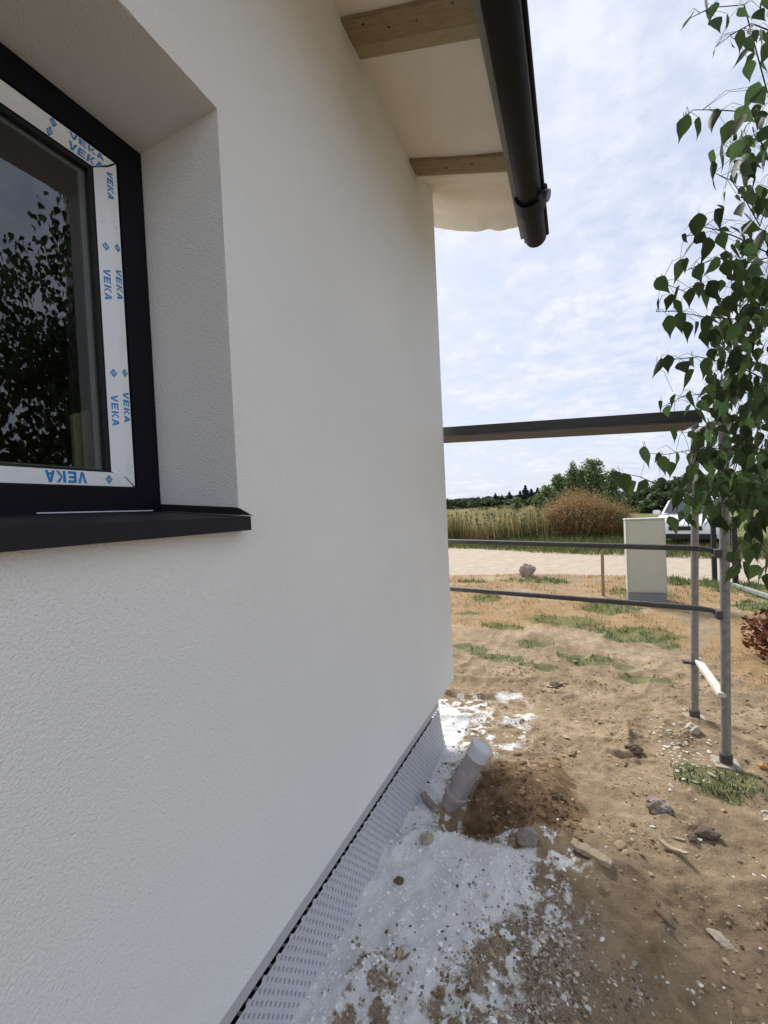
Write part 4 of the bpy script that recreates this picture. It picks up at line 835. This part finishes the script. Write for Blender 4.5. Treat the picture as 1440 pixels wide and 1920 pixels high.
# ------------------------------------------------------------------ far trees
def crown_tree(name, x, y, h_, w_, label, cat, c0, c1, n=1500, ls=.12, group=None, base=.12, lobes=16, pointy=.5):
    root = empty(name, (x, y, 0), label, cat, group)
    tk = MB(); tk.tube([(x, y, -.1), (x+.02*h_, y, h_*.4), (x, y, h_*.85)], [h_*.022+.02, h_*.015+.01, .012], 7)
    for q in range(5):
        a = q*2.4+x; tk.tube([(x, y, h_*(.25+.1*q)), (x+math.cos(a)*w_*.3, y+math.sin(a)*w_*.3, h_*(.42+.1*q))], [.02+.006*h_, .008], 5)
    tk.build('trunk', M['twig'], root)
    tz = RNG.uniform(base, 1, lobes); rad = w_*np.clip((1-tz)**pointy, .12, 1)*RNG.uniform(.55, 1.05, lobes); a = RNG.uniform(0, 2*math.pi, lobes)
    cen = np.stack([x+rad*.6*np.cos(a), y+rad*.6*np.sin(a), h_*(tz*.93)], 1); lr = np.stack([w_*RNG.uniform(.34, .6, lobes)]*2+[h_*RNG.uniform(.10, .19, lobes)], 1)
    k = RNG.integers(0, lobes, n); d = RNG.normal(0, 1, (n, 3)); d /= np.linalg.norm(d, axis=1)[:, None]; P = cen[k]+d*lr[k]*(RNG.random((n, 1))**.5)
    P[:, 2] = np.clip(P[:, 2], .05, None); lt = RNG.uniform(-.25, .25, lobes)[k][:, None]
    V, Fq, C = leaf_cloud(P, RNG.uniform(.7, 1.5, n)*ls*1.35, np.clip(tint(n, c0, c1, .2)*(1+lt), 0, 1), 1.7, .3); o = nobj('crown', V, Fq, M['foliage'], None, False, C); attach(o, root); return root
def conifer(x, y, h_, w_, label, group, c0=(.012, .026, .022), c1=(.035, .058, .045), n=1100):
    root = empty('conifer', (x, y, 0), label, 'tree', group)
    MB().tube([(x, y, -.1), (x, y, h_*.97)], [h_*.018, .02], 6).build('trunk', M['twig'], root)
    tz = RNG.random(n)**.8; tier = np.round(tz*11)/11; r_ = w_*(1-tier)**.85*(.25+.75*RNG.random(n))*(1+.25*np.sin(tier*40)); a = RNG.uniform(0, 2*math.pi, n)
    P = np.stack([x+r_*np.cos(a), y+r_*np.sin(a), h_*(tier*.96+.04)-r_*.35], 1); P[:, 2] = np.clip(P[:, 2], .1, None)
    V, Fq, C = leaf_cloud(P, np.full(n, h_*.075)*RNG.uniform(.6, 1.2, n), tint(n, c0, c1, .15), 2.0, .5); o = nobj('crown', V, Fq, M['foliage'], None, False, C); attach(o, root); return root
YT = {1112: 'tallest and broadest young green tree behind the rust-brown weed clump', 1148: 'young green tree at the right end of the row behind the rust-brown weeds', 1072: 'narrow pointed young tree, tallest of those left of the broadest one', 1088: 'young tree squeezed between the narrow pointed one and the broadest one',
      1048: 'middling young tree just left of the narrow pointed one', 1028: 'lower young tree third from the left of the row behind the weeds', 1012: 'low young tree second from the left of the row behind the weeds', 968: 'lone thin sapling leftmost of the young trees, before the conifers'}
BT = {940: 'largest rounded grey-green bush in the meadow, below the conifers', 905: 'second from the left of the rounded meadow bushes', 965: 'rightmost of the rounded meadow bushes', 890: 'lowest and leftmost rounded meadow bush'}
for px_, top, D, w_, n, pt_ in ((1112, 862, 34, 1.05, 2600, .55), (1148, 884, 34, .75, 1500, .6), (1072, 868, 33, .62, 1500, .75), (1088, 876, 33.5, .6, 1300, .7), (1048, 888, 32, .7, 1300, .6), (1028, 908, 31, .7, 1100, .6), (1012, 925, 30, .55, 700, .6), (968, 933, 29, .35, 350, .7)):
    q = at_depth(px_, top, D); crown_tree('young_tree', q[0], q[1], q[2], w_*1.55, YT[px_], 'tree', (.075, .12, .04), (.25, .31, .135), int(n*2.0), .085, 'young trees behind the brown weeds', .04, 26, pt_)
for px_, top, D, w_ in ((985, 912, 210, 3.6), (996, 918, 212, 3.4), (1008, 916, 214, 3.5), (955, 923, 215, 3.4), (968, 929, 216, 3.2), (941, 929, 225, 3.0), (929, 926, 228, 2.6), (975, 922, 214, 3.3), (1020, 921, 210, 3.4), (916, 934, 228, 2.6)):
    q = at_depth(px_, top, D); conifer(q[0], q[1], q[2], w_*1.7, 'dark bluish conifer on the far edge of the meadow', 'dark conifers beyond the meadow')
for q_ in range(20):
    px_ = 838+q_*11+random.uniform(-3, 3); D = random.uniform(150, 175); q = at_depth(px_, random.uniform(936, 947)-.03*(px_-838), D)
    crown_tree('hedge_tree', q[0], q[1], max(q[2], 2.8), 6.0, 'dark green tree in the low hedge row at the far meadow edge', 'tree', (.025, .05, .022), (.08, .11, .045), 700, .50, 'trees of the far hedge row', .0, 10, .35)
for px_, top, D, w_ in ((940, 943, 62, 1.9), (905, 950, 60, 1.5), (965, 945, 58, 1.6), (890, 953, 62, 1.2)):
    q = at_depth(px_, top, D); crown_tree('field_bush', q[0], q[1], q[2], w_*1.3, BT[px_], 'bush', (.07, .10, .035), (.20, .24, .10), 900, .13, 'bushes in the meadow', .0, 12, .3)
for px_, top, D, w_, h0 in ((1250, 900, 44, 1.9, 0), (1215, 915, 46, 1.5, 0), (1180, 925, 46, 1.3, 0), (1162, 934, 45, 1.0, 0), (1290, 893, 42, 1.8, 0), (1335, 890, 43, 2.0, 0), (1385, 880, 42, 2.0, 0), (1435, 885, 43, 2.0, 0), (1480, 880, 42, 2.0, 0), (1270, 908, 40, 1.5, 0), (1232, 925, 41, 1.3, 0), (1310, 905, 39, 1.5, 0), (1360, 900, 39, 1.6, 0), (1410, 900, 39, 1.7, 0)):
    q = at_depth(px_, top, D); crown_tree('pine_tree', q[0], q[1], q[2], w_*1.5, 'dark green young pine in the row behind the white car', 'tree', (.03, .06, .025), (.11, .155, .065), 2200, .16, 'young pines behind the white car', .02, 16, .45)

# ------------------------------------------------------------------ white car
n_ = 26000; wx_ = RNG.uniform(-150, 90, n_); wy_ = 235+RNG.uniform(0, 25, n_)-.12*wx_; top_h = 3.0+3.2*fbm(wx_*.06, wx_*0+2, 4)+1.5*np.abs(np.sin(wx_*.9+fbm(wx_*.3, wx_*0, 2)*6))
V, Fq, C = leaf_cloud(np.stack([wx_, wy_, RNG.random(n_)**.7*top_h], 1), RNG.uniform(.5, 1.1, n_), tint(n_, (.022, .045, .024), (.06, .085, .042), .15), 1.6, .3)
tag(nobj('far_woods', V, Fq, M['foliage'], None, False, C), 'continuous dark strip of woods along the horizon', 'woods', None, 'stuff')
def car():
    root = empty('parked_car', (3.52, 16.6, 0), 'white car parked beyond the dirt road, front towards the house', 'car'); root.rotation_euler = (0, 0, -.30)
    def cb(mb, name, mat, par=None, **kw):
        o = mb.build(name, mat, None, **kw); o.parent = par or root; return o
    # local: front towards -Y, length 4.2 (y -2.1..2.1), width 1.74
    def loft(secs, name, mat, bevel=0):
        mb = MB(); n = len(secs[0][1])
        for y_, pr in secs: mb.v += [(x_, y_, z_) for x_, z_ in pr]
        for k in range(len(secs)-1):
            for q in range(n): mb.f.append((k*n+q, k*n+(q+1) % n, (k+1)*n+(q+1) % n, (k+1)*n+q))
        mb.f += [tuple(range(n))[::-1], tuple((len(secs)-1)*n+q for q in range(n))]
        return cb(mb, name, mat, smooth=True, bevel=bevel)
    def sec(w_, z0, zs, zt, wt): return [(-w_, z0), (w_, z0), (w_+.02, (z0+zs)/2), (w_, zs), (wt, zt), (0, zt+.015), (-wt, zt), (-w_, zs), (-w_-.02, (z0+zs)/2)]
    loft([(-2.10, sec(.70, .30, .52, .60, .60)), (-2.02, sec(.80, .24, .62, .70, .66)), (-1.75, sec(.85, .22, .72, .80, .72)), (-1.0, sec(.87, .22, .82, .92, .76)), (0, sec(.87, .22, .86, .95, .78)), (1.3, sec(.87, .22, .88, .95, .78)), (2.0, sec(.84, .26, .86, .93, .74)), (2.1, sec(.78, .34, .80, .88, .68))], 'body', M['car'])
    g = [(-1.0, .74, .93), (-.35, .70, 1.42), (1.5, .68, 1.44), (2.02, .70, .95)]
    gh = MB(); gh.add([(-.76, -1.0, .92), (.76, -1.0, .92), (.60, -.30, 1.42), (-.60, -.30, 1.42), (-.58, 1.45, 1.45), (.58, 1.45, 1.45), (.72, 2.0, .93), (-.72, 2.0, .93)],
        [(0, 1, 2, 3), (3, 2, 5, 4), (4, 5, 6, 7), (1, 6, 5, 2), (0, 3, 4, 7), (0, 7, 6, 1)]); cb(gh, 'cabin', M['car'], bevel=.05, seg=3, smooth=True)
    ws = MB(); ws.add([(-.66, -.955, .97), (.66, -.955, .97), (.54, -.355, 1.395), (-.54, -.355, 1.395)], [(0, 1, 2, 3)])
    for v in range(4): ws.v[v] = (ws.v[v][0], ws.v[v][1]-.02, ws.v[v][2]+.015)
    cb(ws, 'windscreen', M['car_glass'])
    for s_ in (-1, 1):
        for a0, a1, b0, b1 in ((-.80, .25, -.28, .25), (.33, 1.45, .33, 1.25)):
            sw = MB(); sw.add([(s_*.772, a0, .96), (s_*.768, a1, .96), (s_*.628, b1, 1.38), (s_*.628, b0, 1.38)], [(0, 1, 2, 3)]); cb(sw, 'side_window', M['car_glass'])
        mi = MB(); mi.box((s_*.78, -.78, .93), (s_*1.0, -.66, 1.08)); cb(mi, 'wing_mirror', M['car'], bevel=.03)
        hl = MB(); hl.add([(s_*.42, -2.085, .60), (s_*.76, -1.96, .62), (s_*.80, -1.86, .74), (s_*.45, -2.03, .72)], [(0, 1, 2, 3)]); hl.v = [(a, b_-.02, c_) for a, b_, c_ in hl.v]; cb(hl, 'headlight', M['lamp'])
        for y_ in (-1.35, 1.35):
            wh = MB(); wh.lathe([(.20, -.10), (.30, -.10), (.32, -.07), (.32, .07), (.30, .10), (.20, .10)], (s_*.80, y_, .32), (1, 0, 0), 24); wo_ = cb(wh, 'wheel', M['black'], smooth=True)
            ri = MB(); ri.lathe([(.20, 0), (.19, .02), (.06, .03)], (s_*.895, y_, .32), (s_, 0, 0), 16); r_ = ri.build('rim', M['rim'], None, smooth=True); r_.parent = wo_
    gr = MB(); gr.box((-.40, -2.125, .50), (.40, -2.08, .62)); cb(gr, 'grille', M['black'], bevel=.01)
    bu = MB(); bu.box((-.72, -2.13, .26), (.72, -2.05, .40)); cb(bu, 'bumper_insert', M['black'], bevel=.02)
    return root
car()

# ------------------------------------------------------------------ birch
def leaf_mesh(name, seed):
    rs = np.random.default_rng(seed); prof = [(0, 0), (.07, .15), (.18, .27), (.32, .335), (.48, .30), (.64, .215), (.80, .12), (.95, .05), (1.15, 0)]
    V = []; F_ = []; cup = rs.uniform(.10, .35); bend = rs.uniform(-.15, .22); skew = rs.uniform(-.12, .12)
    for t_, w_ in prof:
        zz = bend*t_*t_*.6; V.append((skew*t_*(1-t_), -t_, zz))
        V.append((-w_*rs.uniform(.9, 1.1)+skew*t_*(1-t_), -t_+.03, zz+w_*cup)); V.append((w_*rs.uniform(.9, 1.1)+skew*t_*(1-t_), -t_+.03, zz+w_*cup))
    for k in range(len(prof)-1):
        a = k*3; F_ += [(a, a+3, a+4, a+1), (a, a+2, a+5, a+3)]
    V += [(.006, 0, 0), (-.006, 0, 0), (.004, .28, .05), (-.004, .28, .05)]; q = len(V)-4; F_.append((q, q+1, q+3, q+2))
    c = np.array([.040, .074, .028])*rs.choice([.5, .7, .95, 1.7])+np.array([.016, .02, 0])*rs.random(); me = np_mesh(name, V, [np.array([f for f in F_])], M['bleaf'], True, np.tile(c, (len(V), 1)))
    return me
LM = [leaf_mesh('leaf', s_) for s_ in range(14)]
birch = empty('birch_tree', (1.95, 2.35, 0), 'leafy birch hanging its twigs in from the right edge', 'tree')
BINV = Matrix.Translation(-world_loc(birch))
tk = MB(); tk.tube([(1.95, 2.35, -.1), (1.93, 2.36, 1.2), (1.98, 2.4, 2.6), (1.95, 2.4, 4.2), (1.98, 2.45, 5.2)], [.085, .075, .06, .035, .012], 14); tk.build('trunk', M['bark'], birch, smooth=True)
limbs = [[(1450, 60), 1.65, 3.4], [(1450, 215), 1.62, 3.0], [(1452, 330), 1.6, 2.7], [(1452, 480), 1.6, 2.5], [(1452, 600), 1.6, 2.3], [(1450, 720), 1.6, 2.1], [(1452, 860), 1.6, 1.9], [(1455, 960), 1.6, 1.7], [(1460, 1060), 1.65, 1.5]]
LE = []; LP_ = []
for (pp, d_, z0) in limbs:
    e_ = at_depth(*pp, d_); LE.append(e_); a0 = np.array([1.955, 2.38, z0+.25]); mid = (a0+e_)/2+np.array([random.uniform(-.08, .08), random.uniform(-.15, .15), random.uniform(.05, .28)]); LP_.append((a0, mid, e_))
    MB().tube([a0, a0*.6+mid*.4+np.array([0, 0, .05]), mid, e_*.6+mid*.4, e_], [.013, .010, .008, .006, .004], 8).build('branch', M['twig'], birch, smooth=True)
manual = [(1290,42),(1335,25),(1322,12),(1342,48),(1362,42),(1385,10),(1395,22),(1410,55),(1425,30),(1341,98),(1372,85),(1390,75),(1392,108),(1405,132),(1425,75),(1435,100),(1438,8),
 (1282,240),(1287,222),(1312,238),(1335,225),(1398,215),(1385,235),(1376,255),(1362,252),(1392,262),(1409,180),(1423,185),(1433,190),(1355,290),(1340,298),(1378,285),(1415,250),(1425,235),(1405,270),(1390,305),(1400,318),(1415,300),(1430,300),
 (1335,322),(1337,350),(1358,308),(1360,370),(1395,345),(1415,345),(1425,358),(1410,322),(1352,388),(1346,412),(1390,395),(1400,408),(1425,390),(1435,402),(1308,425),(1283,448),(1295,465),(1315,447),(1322,470),(1355,452),(1358,432),(1380,432),(1400,432),(1360,480),(1385,472),(1425,450),(1410,470),
 (1275,508),(1285,498),(1312,512),(1335,500),(1365,505),(1385,500),(1420,510),(1243,535),(1236,572),(1255,568),(1268,558),(1272,580),(1308,545),(1336,545),(1295,558),(1320,562),(1350,560),(1380,560),(1254,612),(1275,605),(1288,622),(1303,618),(1320,612),(1340,632),
 (1232,690),(1252,682),(1282,690),(1292,712),(1297,680),(1325,690),(1340,712),(1240,764),(1262,752),(1253,772),(1300,750),(1320,762),(1312,782),(1290,770),(1330,792),(1265,815),(1300,818),(1318,812),(1335,805),(1212,856),(1232,858),(1245,872),(1268,862),(1295,868),(1320,855),
 (1156,896),(1172,908),(1182,918),(1202,912),(1238,905),(1255,880),(1290,935),(1330,905),(1310,960),(1285,975),(1262,985),(1330,980),(1345,960),
 (1387,1042),(1400,1046),(1420,1035),(1412,1075),(1372,1078),(1435,1062),(1430,1078),(1395,1072),(1378,1050),(1440,1090),(1405,1010),(1425,1005)]
# parts hang in from the limb ends; every leaf has its own depth
nleaf = 0; tw_n = 0
pts3 = []
for (u_, v_) in manual: pts3.append((u_, v_, 1.45+RNG.normal(0, .07)))
dense = [(1445,395),(1405,420),(1375,470),(1350,540),(1330,600),(1315,660),(1318,720),(1330,800),(1320,860),(1270,900),(1262,960),(1300,985),(1350,1000),(1385,1000),(1440,985),(1460,700)]
top_ = [(1445,0),(1425,15),(1405,70),(1400,115),(1445,130)]; top2 = [(1445,160),(1420,190),(1395,240),(1370,300),(1372,360),(1405,400),(1445,400)]
def inpoly(n, poly):
    P_ = np.array(poly); u_ = RNG.uniform(P_[:, 0].min(), P_[:, 0].max(), n*6); v_ = RNG.uniform(P_[:, 1].min(), P_[:, 1].max(), n*6); k = poly_dist(u_, v_, poly) > 0; return list(zip(u_[k][:n], v_[k][:n]))
for (u_, v_) in inpoly(300, dense)+inpoly(230, [(1335,600),(1450,520),(1455,1000),(1390,1000),(1300,985),(1268,900),(1322,800)])+inpoly(10, top_)+inpoly(34, top2): pts3.append((u_, v_, 1.60+RNG.uniform(-.12, .45)))
lo_ = RNG.random(0)
W3 = [at_depth(*q) for q in pts3]
order = np.argsort([q[2] for q in pts3])          # nearest (largest) leaves become parts of their own
def leaf_matrix(p_, s_):
    yaw = RNG.uniform(0, 2*math.pi); hang = RNG.normal(.40, .42); roll = RNG.normal(0, .5)
    Rm = Matrix.Rotation(yaw, 4, 'Z') @ Matrix.Rotation(math.pi/2-.35+hang*.6, 4, 'X') @ Matrix.Rotation(roll, 4, 'Y') @ Matrix.Rotation(RNG.normal(0, .4), 4, 'Z')
    return Matrix.Translation(Vector(p_)) @ Rm @ Matrix.Diagonal((s_, s_, s_, 1)) @ Matrix.Translation((0, .5, 0))
SV, SF, SCc = [], [], []; off = 0
LMV = [(np.array([v.co[:] for v in m_.vertices]), np.array([list(p_.vertices) for p_ in m_.polygons]), m_) for m_ in LM]
colr = [np.array(m_.color_attributes['Col'].data[0].color[:3]) for m_ in LM]
def stuff_leaf(p_, s_):
    global off
    k = RNG.integers(0, 14); v, f_, _ = LMV[k]; mt = np.array(leaf_matrix(p_, s_)); SV.append(v@mt[:3, :3].T+mt[:3, 3]); SF.append(f_+off); SCc.append(np.tile(colr[k]*RNG.uniform(.8, 1.3), (len(v), 1))); off += len(v)
for n_, j in enumerate(order):
    s_ = RNG.uniform(.040, .078)
    if n_ < 298:
        o = bpy.data.objects.new('leaf', LM[RNG.integers(0, 14)]); COL.objects.link(o); o.parent = birch; o.matrix_parent_inverse = BINV; o.matrix_basis = leaf_matrix(W3[j], s_)
    else: stuff_leaf(W3[j], s_)
# twigs: from a limb end through the leaf points
tws = [[1, (1290,42),(1335,20),(1395,15)], [0, (1341,95),(1372,70),(1410,50)], [1, (1282,225),(1300,212),(1345,212),(1400,216)], [2, (1340,330),(1372,345),(1400,385),(1425,430)], [3, (1285,450),(1312,430),(1345,437),(1380,450)], [3, (1270,520),(1310,503),(1345,490),(1400,500)], [4, (1240,535),(1290,555),(1350,565)], [4, (1230,590),(1265,590),(1320,600),(1390,605)], [5, (1232,695),(1262,680),(1310,675),(1380,690)], [5, (1240,770),(1280,750),(1340,740),(1400,735)], [6, (1205,856),(1250,858),(1320,845),(1400,850)], [7, (1150,905),(1166,893),(1200,900),(1240,918),(1300,940)], [7, (1262,985),(1300,960),(1380,955)], [8, (1372,1075),(1400,1040),(1430,1035)], [8, (1425,1080),(1440,1060)], [2, (1352,300),(1380,280),(1420,255)], [6, (1265,815),(1310,805),(1380,820)]]
for li, *pp in tws:
    d0 = 1.45; P3 = [at_depth(u_, v_-6, d0+.05*k) for k, (u_, v_) in enumerate(pp)]+[LE[li]]; n_ = len(P3)
    MB().tube(P3, list(np.linspace(.0009, .0026, n_)), 5).build('twig', M['twig'], birch)
# fine stalks joining every leaf to the nearest twig
S_ = []
for li, *pp in tws:
    P3 = [at_depth(u_, v_-6, 1.45+.05*k) for k, (u_, v_) in enumerate(pp)]+[LE[li]]
    for a, b_ in zip(P3[:-1], P3[1:]): S_ += [a+(b_-a)*q for q in np.linspace(0, 1, 9)]
for a, b_ in zip(LE[:-1], LE[1:]): S_ += [a+(b_-a)*q for q in np.linspace(0, 1, 5)]
S_ = np.array(S_); sm = MB()
for j in order:
    p_ = np.array(W3[j])+np.array([0, 0, .03]); dd_ = np.linalg.norm(S_-p_-np.array([0, 0, .05]), axis=1); k = int(dd_.argmin())
    if dd_[k] < .2: sm.tube([p_, (p_+S_[k])/2+np.array([0, 0, .012+.1*dd_[k]]), S_[k]], [.0006, .0008, .0011], 3, False)
so = sm.build('leaf_stalks', M['twig'], birch); so['kind'] = 'stuff'
# the crown beyond the frame (mirrored by the window)
n_ = 9500; d = RNG.normal(0, 1, (n_, 3)); d /= np.linalg.norm(d, axis=1)[:, None]
cl_ = RNG.normal(0, 1, (60, 3)); cl_ /= np.linalg.norm(cl_, axis=1)[:, None]; cl_ = cl_*(RNG.random((60, 1))**.4)*np.array([.95, .95, 1.7])+np.array([2.0, 2.5, 2.8])
P = cl_[RNG.integers(0, 60, n_)]+d*(RNG.random((n_, 1))**.5)*np.array([.30, .30, .30])
rel = P-ORG; dep = rel@FWD; uu = CX+F_PX*(rel@RIGHT)/np.maximum(dep, .1)
P = P[(uu > 1470) & (P[:, 2] > .7)]
for a0, mid, e_ in LP_:                       # leafy sprays along the limbs outside the frame
    tt = RNG.random(150)[:, None]; Q = np.where(tt < .5, a0+(mid-a0)*tt*2, mid+(e_-mid)*(tt-.5)*2)+RNG.normal(0, 1, (150, 3))*np.array([.10, .14, .12])-np.array([0, 0, .08])
    rel = Q-ORG; uq = CX+F_PX*(rel@RIGHT)/np.maximum(rel@FWD, .1); P = np.concatenate([P, Q[uq > 1455]])
for p_ in P: stuff_leaf(p_, RNG.uniform(.05, .075))
so = nobj('leaves', np.concatenate(SV), np.concatenate(SF), M['bleaf'], None, True, np.concatenate(SCc)); attach(so, birch); so['kind'] = 'stuff'
bpy.context.view_layer.update()
